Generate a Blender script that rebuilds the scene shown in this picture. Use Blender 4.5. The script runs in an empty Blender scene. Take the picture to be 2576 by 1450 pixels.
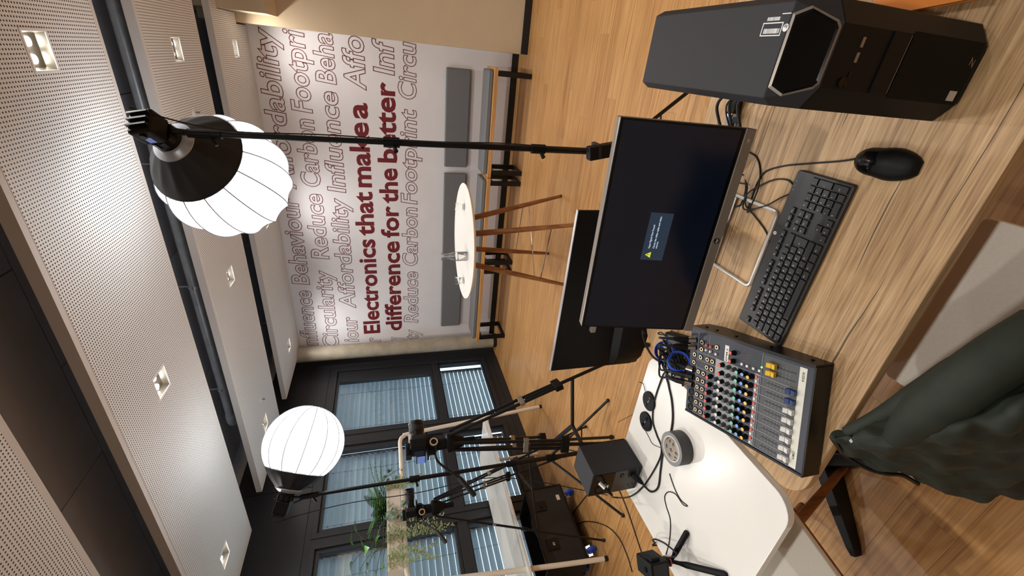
import bpy, math, random
from mathutils import Vector, Matrix
random.seed(7)
S = bpy.context.scene
COL = S.collection
V = Vector
# ------------------------------------------------------------------ camera
FPX, YAW, PITCH, ROLL, CAMZ = 1080.97, .504675, .276550, -.042406, 1.74
_cy, _sy, _cp, _sp = math.cos(YAW), math.sin(YAW), math.cos(PITCH), math.sin(PITCH)
FWD = V((-_sy*_cp, _cy*_cp, -_sp)); _r = V((_cy, _sy, 0)); _u = _r.cross(FWD)
RGT = math.cos(ROLL)*_r + math.sin(ROLL)*_u
UPV = -math.sin(ROLL)*_r + math.cos(ROLL)*_u
cam = bpy.data.cameras.new('camera'); camo = bpy.data.objects.new('camera', cam); COL.objects.link(camo)
cam.sensor_fit = 'HORIZONTAL'; cam.sensor_width = 36; cam.lens = 36*FPX/2576; cam.clip_start = .02
m = Matrix.Identity(4)
for i, ax in enumerate((-UPV, RGT, -FWD)):
    for j in range(3): m[j][i] = ax[j]
m[2][3] = CAMZ
camo.matrix_world = m
S.camera = camo
def ray(x, y): return RGT*((725-y)/FPX) - UPV*((x-1288)/FPX) + FWD
def PZ(x, y, z): d = ray(x, y); return d*((z-CAMZ)/d.z) + V((0, 0, CAMZ))
def PY(x, y, Y): d = ray(x, y); return d*(Y/d.y) + V((0, 0, CAMZ))
def PX(x, y, X): d = ray(x, y); return d*(X/d.x) + V((0, 0, CAMZ))
# ------------------------------------------------------------------ world, exposure
W = bpy.data.worlds.new('world'); S.world = W; W.use_nodes = True
bg = W.node_tree.nodes['Background']; bg.inputs[0].default_value = (.58, .71, .86, 1); bg.inputs[1].default_value = 3.6
S.view_settings.view_transform = 'Standard'; S.view_settings.look = 'None'
S.view_settings.exposure = 0.18; S.view_settings.gamma = 1; S.view_settings.use_curve_mapping = False
LANTERN_E = 4.6
DOWN_W = 12.0
# ------------------------------------------------------------------ helpers
def lin(c):
    c = c/255
    return c/12.92 if c <= .04045 else ((c+.055)/1.055)**2.4
def C(r, g, b): return (lin(r), lin(g), lin(b), 1)
MATS = {}
def nt(name):
    mt = bpy.data.materials.new(name); mt.use_nodes = True; MATS[name] = mt
    return mt, mt.node_tree.nodes, mt.node_tree.links, mt.node_tree.nodes['Principled BSDF']
def mat(name, col, rough=.5, metal=0, var=0, scale=30, bump=0, emit=0, ecol=None, spec=None, trans=0, ior=None, coat=0):
    mt, N, L, b = nt(name)
    b.inputs['Base Color'].default_value = col; b.inputs['Roughness'].default_value = rough; b.inputs['Metallic'].default_value = metal
    if spec is not None: b.inputs['Specular IOR Level'].default_value = spec
    if emit: b.inputs['Emission Color'].default_value = ecol or col; b.inputs['Emission Strength'].default_value = emit
    if trans: b.inputs['Transmission Weight'].default_value = trans
    if ior: b.inputs['IOR'].default_value = ior
    if coat: b.inputs['Coat Weight'].default_value = coat; b.inputs['Coat Roughness'].default_value = .15
    if var or bump:
        tc = N.new('ShaderNodeTexCoord'); no = N.new('ShaderNodeTexNoise'); no.inputs['Scale'].default_value = scale; no.inputs['Detail'].default_value = 5
        L.new(tc.outputs['Object'], no.inputs['Vector'])
        if var:
            cr = N.new('ShaderNodeValToRGB'); e = cr.color_ramp.elements
            e[0].position = .3; e[1].position = .7
            e[0].color = tuple(max(0, c*(1-var)) for c in col[:3])+(1,); e[1].color = tuple(min(1, c*(1+var)) for c in col[:3])+(1,)
            L.new(no.outputs['Fac'], cr.inputs['Fac']); L.new(cr.outputs['Color'], b.inputs['Base Color'])
        if bump:
            bp = N.new('ShaderNodeBump'); bp.inputs['Strength'].default_value = bump; bp.inputs['Distance'].default_value = .002
            L.new(no.outputs['Fac'], bp.inputs['Height']); L.new(bp.outputs['Normal'], b.inputs['Normal'])
    return mt
def mth(N, L, op, a, b=None, c=None):
    n = N.new('ShaderNodeMath'); n.operation = op
    for i, q in enumerate((a, b, c)):
        if q is None: continue
        if isinstance(q, (int, float)): n.inputs[i].default_value = q
        else: L.new(q, n.inputs[i])
    return n.outputs[0]
def wood(name, c0, c1, c2, scl=(1.2, 26, 26), rough=.45, cracks=(), rnd=0, coat=0, fine=.25, streak=3.0):
    """grain along local X; cracks = list of (y0, amp, x0, x1)"""
    mt, N, L, b = nt(name)
    b.inputs['Roughness'].default_value = rough
    tc = N.new('ShaderNodeTexCoord'); mp = N.new('ShaderNodeMapping'); mp.inputs['Scale'].default_value = scl
    L.new(tc.outputs['Object'], mp.inputs['Vector'])
    if rnd:
        oi = N.new('ShaderNodeObjectInfo'); cm = N.new('ShaderNodeCombineXYZ')
        L.new(mth(N, L, 'MULTIPLY', oi.outputs['Random'], 37.), cm.inputs[0]); L.new(mth(N, L, 'MULTIPLY', oi.outputs['Random'], 91.), cm.inputs[1])
        va = N.new('ShaderNodeVectorMath'); va.operation = 'ADD'; L.new(mp.outputs[0], va.inputs[0]); L.new(cm.outputs[0], va.inputs[1]); vec = va.outputs[0]
    else: vec = mp.outputs[0]
    n1 = N.new('ShaderNodeTexNoise'); n1.inputs['Scale'].default_value = 1; n1.inputs['Detail'].default_value = 6; n1.inputs['Distortion'].default_value = .6; L.new(vec, n1.inputs['Vector'])
    n2 = N.new('ShaderNodeTexNoise'); n2.inputs['Scale'].default_value = streak; n2.inputs['Detail'].default_value = 4; L.new(vec, n2.inputs['Vector'])
    f = mth(N, L, 'ADD', mth(N, L, 'MULTIPLY', n1.outputs['Fac'], 1-fine), mth(N, L, 'MULTIPLY', n2.outputs['Fac'], fine))
    if rnd: f = mth(N, L, 'ADD', f, mth(N, L, 'MULTIPLY', mth(N, L, 'SUBTRACT', oi.outputs['Random'], .5), rnd))
    cr = N.new('ShaderNodeValToRGB'); e = cr.color_ramp.elements; e[0].position = .33; e[0].color = c0; e[1].position = .5; e[1].color = c1
    q = e.new(.66); q.color = c2
    L.new(f, cr.inputs['Fac']); out = cr.outputs['Color']
    if cracks:
        sp = N.new('ShaderNodeSeparateXYZ'); L.new(tc.outputs['Object'], sp.inputs[0])
        nw = N.new('ShaderNodeTexNoise'); nw.inputs['Scale'].default_value = 5; nw.inputs['Detail'].default_value = 1.5; L.new(tc.outputs['Object'], nw.inputs['Vector'])
        tot = None
        for (y0, amp, x0, x1, wd) in cracks:
            dy = mth(N, L, 'ABSOLUTE', mth(N, L, 'SUBTRACT', mth(N, L, 'SUBTRACT', sp.outputs[1], y0), mth(N, L, 'MULTIPLY', mth(N, L, 'SUBTRACT', nw.outputs['Fac'], .5), amp)))
            inx = mth(N, L, 'MULTIPLY', mth(N, L, 'GREATER_THAN', sp.outputs[0], x0), mth(N, L, 'LESS_THAN', sp.outputs[0], x1))
            # taper to both ends
            tp = mth(N, L, 'MULTIPLY', mth(N, L, 'SUBTRACT', sp.outputs[0], x0), mth(N, L, 'SUBTRACT', x1, sp.outputs[0]))
            wv = mth(N, L, 'MULTIPLY', mth(N, L, 'MULTIPLY', tp, 4/((x1-x0)**2)), wd)
            k = mth(N, L, 'MULTIPLY', mth(N, L, 'LESS_THAN', dy, wv), inx)
            tot = k if tot is None else mth(N, L, 'MAXIMUM', tot, k)
        mx = N.new('ShaderNodeMix'); mx.data_type = 'RGBA'; L.new(mth(N, L, 'MULTIPLY', tot, .85), mx.inputs['Factor']); L.new(out, mx.inputs['A']); mx.inputs['B'].default_value = C(52, 38, 28); out = mx.outputs['Result']
    L.new(out, b.inputs['Base Color'])
    bp = N.new('ShaderNodeBump'); bp.inputs['Strength'].default_value = .25; bp.inputs['Distance'].default_value = .0008; L.new(n2.outputs['Fac'], bp.inputs['Height']); L.new(bp.outputs['Normal'], b.inputs['Normal'])
    if coat: b.inputs['Coat Weight'].default_value = coat; b.inputs['Coat Roughness'].default_value = .12
    return mt

class G:
    def __init__(s): s.v = []; s.f = []
    def add(s, vs, fs):
        o = len(s.v); s.v += [V(p) for p in vs]; s.f += [tuple(i+o for i in q) for q in fs]; return s
    def merge(s, g): return s.add(g.v, g.f)
    def tr(s, M): s.v = [M @ p for p in s.v]; return s
    def box(s, c, d, R=None):
        hx, hy, hz = d[0]/2, d[1]/2, d[2]/2; c = V(c)
        p = [V((x, y, z)) for z in (-hz, hz) for y in (-hy, hy) for x in (-hx, hx)]
        if R is not None: p = [R @ q for q in p]
        return s.add([c+q for q in p], [(0, 2, 3, 1), (4, 5, 7, 6), (0, 1, 5, 4), (2, 6, 7, 3), (0, 4, 6, 2), (1, 3, 7, 5)])
    def bb(s, x0, x1, y0, y1, z0, z1): return s.box(((x0+x1)/2, (y0+y1)/2, (z0+z1)/2), (abs(x1-x0), abs(y1-y0), abs(z1-z0)))
    def bar(s, a, b, w, h, up=(0, 0, 1)):
        a, b = V(a), V(b); d = b-a; ln = d.length; d = d/ln; up = V(up)
        x = d.cross(up)
        if x.length < 1e-4: x = d.cross(V((1, 0, 0)))
        x.normalize(); y = x.cross(d)
        R = Matrix((x, d, y)).transposed()
        return s.box((a+b)/2, (w, ln, h), R)
    def tube(s, pts, r, n=8, closed=False, cap=True):
        pts = [V(p) for p in pts]; m_ = len(pts)
        rs = r if isinstance(r, (list, tuple)) else [r]*m_
        rings = []; nrm = None
        for i in range(m_):
            if closed: t = pts[(i+1) % m_]-pts[i-1]
            else: t = pts[min(i+1, m_-1)]-pts[max(i-1, 0)]
            if t.length < 1e-9: t = V((0, 0, 1))
            t.normalize()
            if nrm is None:
                nrm = t.orthogonal().normalized()
            else:
                nrm = nrm - t*nrm.dot(t)
                if nrm.length < 1e-6: nrm = t.orthogonal()
                nrm.normalize()
            bt = t.cross(nrm)
            rings.append([pts[i]+(nrm*math.cos(2*math.pi*k/n)+bt*math.sin(2*math.pi*k/n))*rs[i] for k in range(n)])
        vs = [q for rg in rings for q in rg]; fs = []
        for i in range(m_ if closed else m_-1):
            a, b = i*n, ((i+1) % m_)*n
            for k in range(n): fs.append((a+k, a+(k+1) % n, b+(k+1) % n, b+k))
        if cap and not closed:
            fs.append(tuple(range(n-1, -1, -1))); fs.append(tuple((m_-1)*n+k for k in range(n)))
        return s.add(vs, fs)
    def cyl(s, a, b, r, r2=None, n=16): return s.tube([a, b], [r, r if r2 is None else r2], n)
    def lathe(s, prof, n=24, M=None, closed=False):
        vs = []; fs = []
        for (r, z) in prof:
            for k in range(n): vs.append(V((r*math.cos(2*math.pi*k/n), r*math.sin(2*math.pi*k/n), z)))
        P = len(prof)
        for i in range(P if closed else P-1):
            a, b = i*n, ((i+1) % P)*n
            for k in range(n): fs.append((a+k, a+(k+1) % n, b+(k+1) % n, b+k))
        if not closed:
            if prof[0][0] > 1e-6: fs.append(tuple(range(n-1, -1, -1)))
            if prof[-1][0] > 1e-6: fs.append(tuple((P-1)*n+k for k in range(n)))
        if M is not None: vs = [M @ q for q in vs]
        return s.add(vs, fs)
    def prism(s, poly, z0, z1, M=None):
        n = len(poly); vs = [V((p[0], p[1], z0)) for p in poly]+[V((p[0], p[1], z1)) for p in poly]
        fs = [tuple(range(n-1, -1, -1)), tuple(range(n, 2*n))]+[(i, (i+1) % n, n+(i+1) % n, n+i) for i in range(n)]
        if M is not None: vs = [M @ q for q in vs]
        return s.add(vs, fs)
    def grid(s, rows, close_u=False):
        n = len(rows[0]); vs = [p for r in rows for p in r]; fs = []
        for i in range(len(rows)-1):
            for k in range(n if close_u else n-1):
                fs.append((i*n+k, i*n+(k+1) % n, (i+1)*n+(k+1) % n, (i+1)*n+k))
        return s.add(vs, fs)
    def ball(s, c, r, nu=16, nv=10, sc=(1, 1, 1)):
        prof = [(max(1e-7, math.sin(math.pi*i/nv)), -math.cos(math.pi*i/nv)) for i in range(nv+1)]
        return s.lathe(prof, nu, Matrix.Translation(V(c)) @ Matrix.Diagonal((r*sc[0], r*sc[1], r*sc[2], 1)))
def rrect(x0, x1, y0, y1, r, n=6):
    out = []
    for cx, cy, a0 in ((x1-r, y0+r, -90), (x1-r, y1-r, 0), (x0+r, y1-r, 90), (x0+r, y0+r, 180)):
        for i in range(n+1):
            a = math.radians(a0+90*i/n); out.append((cx+r*math.cos(a), cy+r*math.sin(a)))
    return out
def axisM(o, z, x=None):
    z = V(z).normalized(); x = V(x) if x is not None else z.orthogonal()
    x = (x - z*x.dot(z)).normalized(); y = z.cross(x)
    M = Matrix.Identity(4)
    for i, a in enumerate((x, y, z)):
        for j in range(3): M[j][i] = a[j]
    for j in range(3): M[j][3] = o[j]
    return M
def smooth(pts, k=6):
    """Catmull-Rom through points"""
    pts = [V(p) for p in pts]; out = []
    for i in range(len(pts)-1):
        p0 = pts[max(i-1, 0)]; p1 = pts[i]; p2 = pts[i+1]; p3 = pts[min(i+2, len(pts)-1)]
        for j in range(k):
            t = j/k
            out.append(.5*((2*p1)+(p2-p0)*t+(2*p0-5*p1+4*p2-p3)*t*t+(3*p1-p0-3*p2+p3)*t*t*t))
    out.append(pts[-1]); return out
def mesh(name, g, mt=None, sm=False, ang=.7):
    me = bpy.data.meshes.new(name); me.from_pydata([tuple(p) for p in g.v], [], g.f)
    if mt is not None: me.materials.append(MATS[mt] if isinstance(mt, str) else mt)
    if sm:
        me.polygons.foreach_set('use_smooth', [True]*len(me.polygons)); me.set_sharp_from_angle(angle=ang)
    me.update(); return me
XF = {}
def link(o, parent=None):
    COL.objects.link(o)
    if parent is not None: o.parent = parent
    return o
def tag(o, label=None, cat=None, group=None, kind=None):
    if label: o['label'] = label
    if cat: o['category'] = cat
    if group: o['group'] = group
    if kind: o['kind'] = kind
    return o
def thing(name, label, cat, loc=(0, 0, 0), rz=0, group=None, kind=None):
    o = bpy.data.objects.new(name, None); link(o); o.empty_display_size = .05
    o.location = loc; o.rotation_euler = (0, 0, rz)
    XF[o] = Matrix.Translation(V(loc)) @ Matrix.Rotation(rz, 4, 'Z')
    return tag(o, label, cat, group, kind)
def obj(name, g, mt, parent=None, sm=False, bevel=0, world=True, ang=.7, label=None, kind=None, bseg=2):
    if parent is not None and world and parent in XF: g.tr(XF[parent].inverted())
    o = bpy.data.objects.new(name, mesh(name, g, mt, sm, ang)); link(o, parent)
    if parent is not None and world and parent in XF: XF[o] = XF[parent]
    elif parent is None: XF[o] = Matrix.Identity(4)
    if bevel:
        b = o.modifiers.new('bevel', 'BEVEL'); b.width = bevel; b.segments = bseg; b.limit_method = 'ANGLE'; b.angle_limit = .7
        if sm is False: pass
    if label: o['label'] = label
    if kind: o['kind'] = kind
    return o
def inst(name, me, parent, loc, rot=None, scl=None):
    o = bpy.data.objects.new(name, me); link(o, parent); o.location = loc
    if rot: o.rotation_euler = rot
    if scl: o.scale = scl
    return o
def struct(name, g, mt, parent=None, sm=False, bevel=0):
    o = obj(name, g, mt, parent, sm, bevel)
    if parent is None: o['kind'] = 'structure'
    return o
def copy_tree(o, parent=None):
    c = o.copy(); link(c, parent)
    for ch in list(o.children): copy_tree(ch, c)
    return c
# ------------------------------------------------------------------ text (built-in font, batch converted)
TX = {}
def batch_text(reqs):
    tmp = []
    for key in reqs:
        body, bold, outline = key
        cu = bpy.data.curves.new('t', 'FONT'); cu.body = body; cu.size = 1; cu.offset = bold; cu.resolution_u = 3
        if outline: cu.fill_mode = 'NONE'; cu.bevel_depth = outline; cu.bevel_resolution = 0
        o = bpy.data.objects.new('t', cu); COL.objects.link(o); tmp.append((key, o, cu))
    dg = bpy.context.evaluated_depsgraph_get(); dg.update()
    for key, o, cu in tmp:
        me = bpy.data.meshes.new_from_object(o.evaluated_get(dg))
        TX[key] = ([tuple(v.co) for v in me.vertices], [tuple(p.vertices) for p in me.polygons]); bpy.data.meshes.remove(me)
    for key, o, cu in tmp: bpy.data.objects.remove(o); bpy.data.curves.remove(cu)
def put_text(g, key, fn, h, x0=0, x1=None, shear=0, align='L', flat=1.0):
    """cap height h; fits [x0,x1] if x1 given; fn(x,y,z)->V"""
    vs, fs = TX[key]
    if not vs: return g
    k = h/.727
    xs = [v[0]+shear*v[1] for v in vs]; a, b = min(xs), max(xs)
    if x1 is not None: kx = (x1-x0)/(b-a); ox = x0
    else:
        kx = k; wd = (b-a)*k; ox = x0-(wd/2 if align == 'C' else wd if align == 'R' else 0)
    return g.add([fn((v[0]+shear*v[1]-a)*kx+ox, v[1]*k, v[2]*k*flat) for v in vs], fs)
MURAL = [  # words, x0, x1, baseline z, cap height, solid
 [('nfluence', -4.283, -3.286), ('Behaviour', -3.193, -1.862), ('Affordability', -1.771, .075)],
 [('Circularity', -4.351, -2.955), ('Reduce', -2.788, -1.818), ('Carbon', -1.726, -.872), ('Footpri', -.807, .082)],
 [('iour', -4.269, -3.781), ('Affordability', -3.634, -1.868), ('Influence', -1.802, -.536), ('Beha', -.461, .085)],
 [('r', -4.299, -4.204), ('*Electronics', -4.125, -2.479), ('*that', -2.424, -1.778), ('*make', -1.717, -.874), ('*a', -.831, -.642), ('Affo', -.5, .088)],
 [('y', -4.307, -4.219), ('*difference', -4.099, -2.515), ('*for', -2.458, -1.978), ('*the', -1.937, -1.445), ('*better', -1.37, -.383), ('Inf', -.302, .086)],
 [('ty', -4.298, -4.096), ('Reduce', -3.97, -3.023), ('Carbon', -2.927, -1.993), ('Footprint', -1.952, -.676), ('Circu', -.561, .088)]]
MZ = [2.88, 2.575, 2.27, 1.93, 1.585, 1.32]; MH = [.235, .235, .23, .25, .25, .225]
KEYS_T = ['Esc', 'F1', 'F2', 'F3', 'F4', 'F5', 'F6', 'F7', 'F8', 'F9', 'F10', 'F11', 'F12', 'Druck', 'Rollen', 'Pause', '^', '!1', '"2', '§3', '$4', '%5', '&6', '/7', '(8', ')9', '=0', '?ß', '`´', '←',
  'Tab', 'Q', 'W', 'E', 'R', 'T', 'Z', 'U', 'I', 'O', 'P', 'Ü', '+', 'Einfg', 'Pos1', 'Bild↑', 'Entf', 'Ende', 'Bild↓', 'A', 'S', 'D', 'F', 'G', 'H', 'J', 'K', 'L', 'Ö', 'Ä', '#', '⇧', '<', 'Y', 'X', 'C', 'V', 'B', 'N', 'M', ';,', ':.', '_-', 'Strg', 'Win', 'Alt', 'AltGr', '↑', '↓', '→', 'Num', '÷', '×', '-', '7', '8', '9', '4', '5', '6', '1', '2', '3', '0', ',', 'Enter', '⇪', '↵']
reqs = [(w.strip('*'), .028 if w[0] == '*' else .018, 0 if w[0] == '*' else .013) for r in MURAL for (w, a, b) in r]
reqs += [(k, .004, 0) for k in KEYS_T]
reqs += [(t, .008, 0) for t in ('Input Signal Not Found', 'Check the video cable and video', 'source.', 'hp', 'EPM', '6', 'SONY', '3M', 'KEDR', 'AIMO', 'CE', '!', 'Z')]
batch_text(list(dict.fromkeys(reqs)))
# ------------------------------------------------------------------ materials
wood('m_floor', C(146, 100, 56), C(186, 138, 84), C(204, 158, 102), (1.3, 60, 60), .4, rnd=.09, fine=.4, streak=3.0)
wood('m_floor_base', C(150, 104, 58), C(176, 128, 74), C(196, 150, 94), (1.0, 42, 42), .42)
wood('m_oak', C(126, 95, 62), C(178, 143, 101), C(198, 166, 124), (3.0, 75, 75), .5, fine=.5, streak=3.4,
     cracks=[(y-.88, a, x0+.2, x1+.2, w) for (y, a, x0, x1, w) in [(.628, .022, -.36, -.10, .0016), (.572, .03, -.80, -.30, .0022), (.600, .02, -.72, -.52, .0013), (1.005, .012, -.98, .3, .0014), (.80, .02, -.07, .02, .0016), (.53, .02, -.25, .20, .0010)]])
wood('m_table_leg', C(116, 74, 42), C(146, 96, 56), C(164, 112, 70), (30, 30, 3), .45)
wood('m_bench', C(176, 124, 70), C(198, 148, 90), C(212, 164, 104), (2, 40, 40), .45)
mat('m_white_wall', C(226, 224, 227), .75, var=.03, scale=3)
mat('m_beige', C(204, 184, 154), .8, var=.03, scale=3, bump=.05)
mat('m_plain_wall', C(196, 188, 176), .8, var=.03, scale=2)
mat('m_black', C(22, 22, 23), .5)
mat('m_anthracite', C(38, 39, 43), .42, var=.06, scale=8)
mat('m_concrete', C(168, 158, 140), .42, var=.16, scale=7, bump=.15)
mat('m_slab', C(158, 162, 172), .8, var=.08, scale=2.5)
mat('m_panel', C(232, 230, 226), .6, var=.01, scale=2)
mat('m_panel_edge', C(214, 208, 202), .65)
def perforated():
    mt, N, L, b = nt('m_perforated'); b.inputs['Roughness'].default_value = .6
    tc = N.new('ShaderNodeTexCoord'); sp = N.new('ShaderNodeSeparateXYZ'); L.new(tc.outputs['Object'], sp.inputs[0])
    p = .0165
    fx = mth(N, L, 'SUBTRACT', mth(N, L, 'FRACT', mth(N, L, 'DIVIDE', sp.outputs[0], p)), .5)
    fy = mth(N, L, 'SUBTRACT', mth(N, L, 'FRACT', mth(N, L, 'DIVIDE', sp.outputs[1], p)), .5)
    d = mth(N, L, 'ADD', mth(N, L, 'MULTIPLY', fx, fx), mth(N, L, 'MULTIPLY', fy, fy))
    k = mth(N, L, 'LESS_THAN', d, .062)
    mx = N.new('ShaderNodeMix'); mx.data_type = 'RGBA'; L.new(k, mx.inputs['Factor']); mx.inputs['A'].default_value = C(232, 230, 226); mx.inputs['B'].default_value = C(40, 39, 38)
    L.new(mx.outputs['Result'], b.inputs['Base Color'])
perforated()
mat('m_reflector', C(176, 172, 164), .3, .8)
mat('m_chrome', (.75, .75, .76, 1), .12, 1)
mat('m_steel', (.62, .62, .63, 1), .3, 1)
mat('m_pipe', C(168, 174, 178), .4, .35, var=.15, scale=12)
mat('m_black_metal', C(14, 14, 15), .36, spec=.35)
mat('m_black_plastic', C(14, 14, 15), .5, spec=.2)
mat('m_black_gloss', C(8, 8, 9), .16, spec=.3)
mat('m_rubber', C(16, 16, 17), .6)
mat('m_case', C(30, 28, 27), .6, var=.05, scale=200)
mat('m_plate', C(70, 66, 62), .45, .3)
mat('m_tower', C(46, 46, 49), .6, spec=.3, var=.05, scale=240, bump=.1)
mat('m_cushion', C(112, 112, 113), .9, var=.16, scale=260, bump=.35)
mat('m_red', C(108, 16, 26), .7)
mat('m_maroon', C(98, 30, 40), .7)
mat('m_white_lam', C(232, 229, 222), .22, var=.01, scale=4)
mat('m_white_edge', C(196, 184, 174), .5)
mat('m_cream', C(236, 226, 208), .4)
mat('m_seat', C(232, 228, 216), .7, var=.03, scale=150)
mat('m_lam_top', C(240, 238, 230), .35)
mat('m_silver', C(150, 142, 134), .35, .6)
mat('m_silver_lt', C(206, 204, 200), .3, .5)
mat('m_screen', C(6, 7, 10), .16, emit=.006, ecol=(.2, .35, .9, 1))
mat('m_osd', C(40, 56, 74), .4, emit=.10, ecol=C(86, 116, 150))
mat('m_osd_text', C(210, 225, 240), .5, emit=.7, ecol=C(200, 225, 245))
mat('m_osd_yellow', C(220, 220, 40), .5, emit=.6, ecol=C(220, 224, 60))
mat('m_key', C(26, 26, 27), .42)
mat('m_key_body', C(30, 30, 32), .38)
mat('m_legend', C(225, 225, 225), .5)
mat('m_mixer', C(38, 42, 56), .42, var=.05, scale=60)
mat('m_mixer_strip', C(150, 152, 152), .5)
mat('m_mixer_line', C(176, 180, 186), .5)
mat('m_knob_red', C(230, 92, 80), .4); mat('m_knob_white', C(226, 224, 218), .4); mat('m_knob_grey', C(70, 72, 74), .45)
mat('m_knob_teal', C(112, 206, 176), .4); mat('m_knob_blue', C(120, 168, 232), .4); mat('m_knob_yellow', C(240, 200, 104), .4)
mat('m_fader_white', C(216, 214, 210), .4); mat('m_fader_blue', C(34, 60, 112), .4); mat('m_fader_yellow', C(232, 188, 44), .4)
mat('m_gold', C(226, 204, 166), .35, .5)
mat('m_label', C(222, 220, 208), .6)
mat('m_led_green', C(120, 240, 90), .4, emit=2.0, ecol=C(140, 255, 90))
mat('m_led_off_g', C(60, 110, 70), .4); mat('m_led_off_o', C(150, 90, 50), .4); mat('m_led_off_r', C(120, 40, 40), .4)
mat('m_blue', C(36, 84, 210), .5)
mat('m_blue_tag', C(110, 160, 220), .5)
mat('m_tape', C(58, 56, 56), .5, var=.06, scale=80); mat('m_tape_side', C(128, 130, 132), .55, var=.05, scale=200); mat('m_core', C(214, 206, 196), .7)
mat('m_jacket', C(40, 45, 37), .7, var=.2, scale=18, bump=.3, spec=.3)
mat('m_zip', C(20, 20, 20), .4)
mat('m_orange', C(226, 132, 40), .5); mat('m_teal', C(36, 78, 84), .5)
mat('m_fern', C(52, 94, 40), .5, var=.3, scale=30); mat('m_pothos', C(92, 150, 56), .4, var=.25, scale=20); mat('m_vine', C(150, 164, 112), .5, var=.3, scale=40); mat('m_ivy', C(46, 84, 44), .5, var=.3, scale=30); mat('m_peperomia', C(112, 136, 110), .45, var=.3, scale=40); mat('m_stem', C(96, 92, 52), .6); mat('m_soil', C(44, 36, 28), .9)
mat('m_slat', C(190, 198, 202), .4, .1)
mat('m_skirt', C(24, 23, 25), .55, var=.2, scale=10)
mat('m_lantern', (.92, .95, 1, 1), .8, emit=LANTERN_E, ecol=(.93, .96, 1, 1))
mat('m_lantern_seam', C(150, 152, 160), .8)
mat('m_ring', C(190, 196, 206), .3, .4)
mat('m_led', (1, .93, .8, 1), .5, emit=22, ecol=(1, .93, .8, 1))
mat('m_lcd', C(120, 150, 220), .4, emit=.25, ecol=C(120, 150, 230))
mat('m_glass_solid', (1, 1, 1, 1), .0, trans=1, ior=1.45)
mat('m_water', (1, 1, 1, 1), .0, trans=1, ior=1.33)
def pane_glass():
    mt, N, L, b = nt('m_pane'); N.remove(b); out = N['Material Output']
    t = N.new('ShaderNodeBsdfTransparent'); t.inputs[0].default_value = (.86, .92, .93, 1); g = N.new('ShaderNodeBsdfGlossy'); g.inputs['Roughness'].default_value = .0
    lw = N.new('ShaderNodeLayerWeight'); lw.inputs[0].default_value = .5; mx = N.new('ShaderNodeMixShader')
    fr = mth(N, L, 'ADD', .05, mth(N, L, 'MULTIPLY', .95, mth(N, L, 'POWER', lw.outputs['Facing'], 5.)))
    L.new(fr, mx.inputs[0]); L.new(t.outputs[0], mx.inputs[1]); L.new(g.outputs[0], mx.inputs[2]); L.new(mx.outputs[0], out.inputs[0])
pane_glass()
def grille_mat():
    mt, N, L, b = nt('m_grille'); b.inputs['Roughness'].default_value = .5
    tc = N.new('ShaderNodeTexCoord'); vo = N.new('ShaderNodeTexVoronoi'); vo.inputs['Scale'].default_value = 190; vo.inputs['Randomness'].default_value = .15
    L.new(tc.outputs['Object'], vo.inputs['Vector']); cr = N.new('ShaderNodeValToRGB'); e = cr.color_ramp.elements
    e[0].position = .3; e[0].color = C(4, 4, 4); e[1].position = .42; b.inputs['Specular IOR Level'].default_value = .1; e[1].color = C(16, 16, 15); L.new(vo.outputs['Distance'], cr.inputs['Fac']); L.new(cr.outputs['Color'], b.inputs['Base Color'])
grille_mat()
# ================================================================== STRUCTURE
XW, YB, ZC = -4.59, 6.139, 3.49          # window wall, lettered wall, slab
XR, YN = 3.4, -2.3
# floor
fl = struct('floor', G().bb(XW-.3, XR+.2, YN-.2, YB+.2, -.12, -.006), 'm_floor_base')
pl_cache = {}
def plank_mesh(ln, wd):
    k = (round(ln, 2), round(wd, 3))
    if k not in pl_cache: pl_cache[k] = mesh('plank', G().box((0, 0, -.003), (ln-.0008, wd-.0008, .006)), 'm_floor')
    return pl_cache[k]
PWD = .159; LN = 1.5; row = 0; y = YB-.001
while y > .12:
    x = XW; first = (.35, .95, 1.4, .6, 1.2)[row % 5]
    while x < 1.35:
        ln = first if x == XW else LN
        inst('plank', plank_mesh(ln, PWD), fl, (x+ln/2, y-PWD/2, 0)); x += ln
    y -= PWD; row += 1
YF = y
near = G().bb(XW, XR, YN, YF, -.006, 0).bb(x, XR, YF, YB, -.006, 0)
obj('floor_covering', near, 'm_floor', fl)
# lettered wall
wb = struct('wall_back', G().bb(XW-.2, .2, YB, YB+.2, 0, ZC), 'm_white_wall')
for ri, r in enumerate(MURAL):
    for (w, a, b) in r:
        solid = w[0] == '*'; key = (w.strip('*'), .028 if solid else .018, 0 if solid else .013)
        g = G(); put_text(g, key, lambda x, z, d, ri=ri: V((x, YB-.0015-(d if d > 0 else 0)*.02, MZ[ri]+z)), MH[ri], a, b, shear=0 if solid else .13)
        obj('word_lettering', g, 'm_red' if solid else 'm_maroon', wb)
struct('baseboard_back', G().bb(XW+.3, .085, YB-.018, YB, 0, .085), 'm_black')
# beige projecting wall and soffit
struct('wall_right', G().bb(.085, XR, 5.765, YB+.2, 0, ZC), 'm_beige')
struct('baseboard_right', G().bb(.085, XR, 5.747, 5.765, 0, .085), 'm_black')
struct('trim_1', G().bb(.175, XR, 5.2, 5.765, 2.756, ZC), 'm_beige')
struct('wall_side', G().bb(XR, XR+.2, YN-.2, YB+.2, 0, ZC), 'm_plain_wall')
struct('wall_near', G().bb(XW-.2, XR+.2, YN-.2, YN, 0, ZC), 'm_plain_wall')
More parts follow.
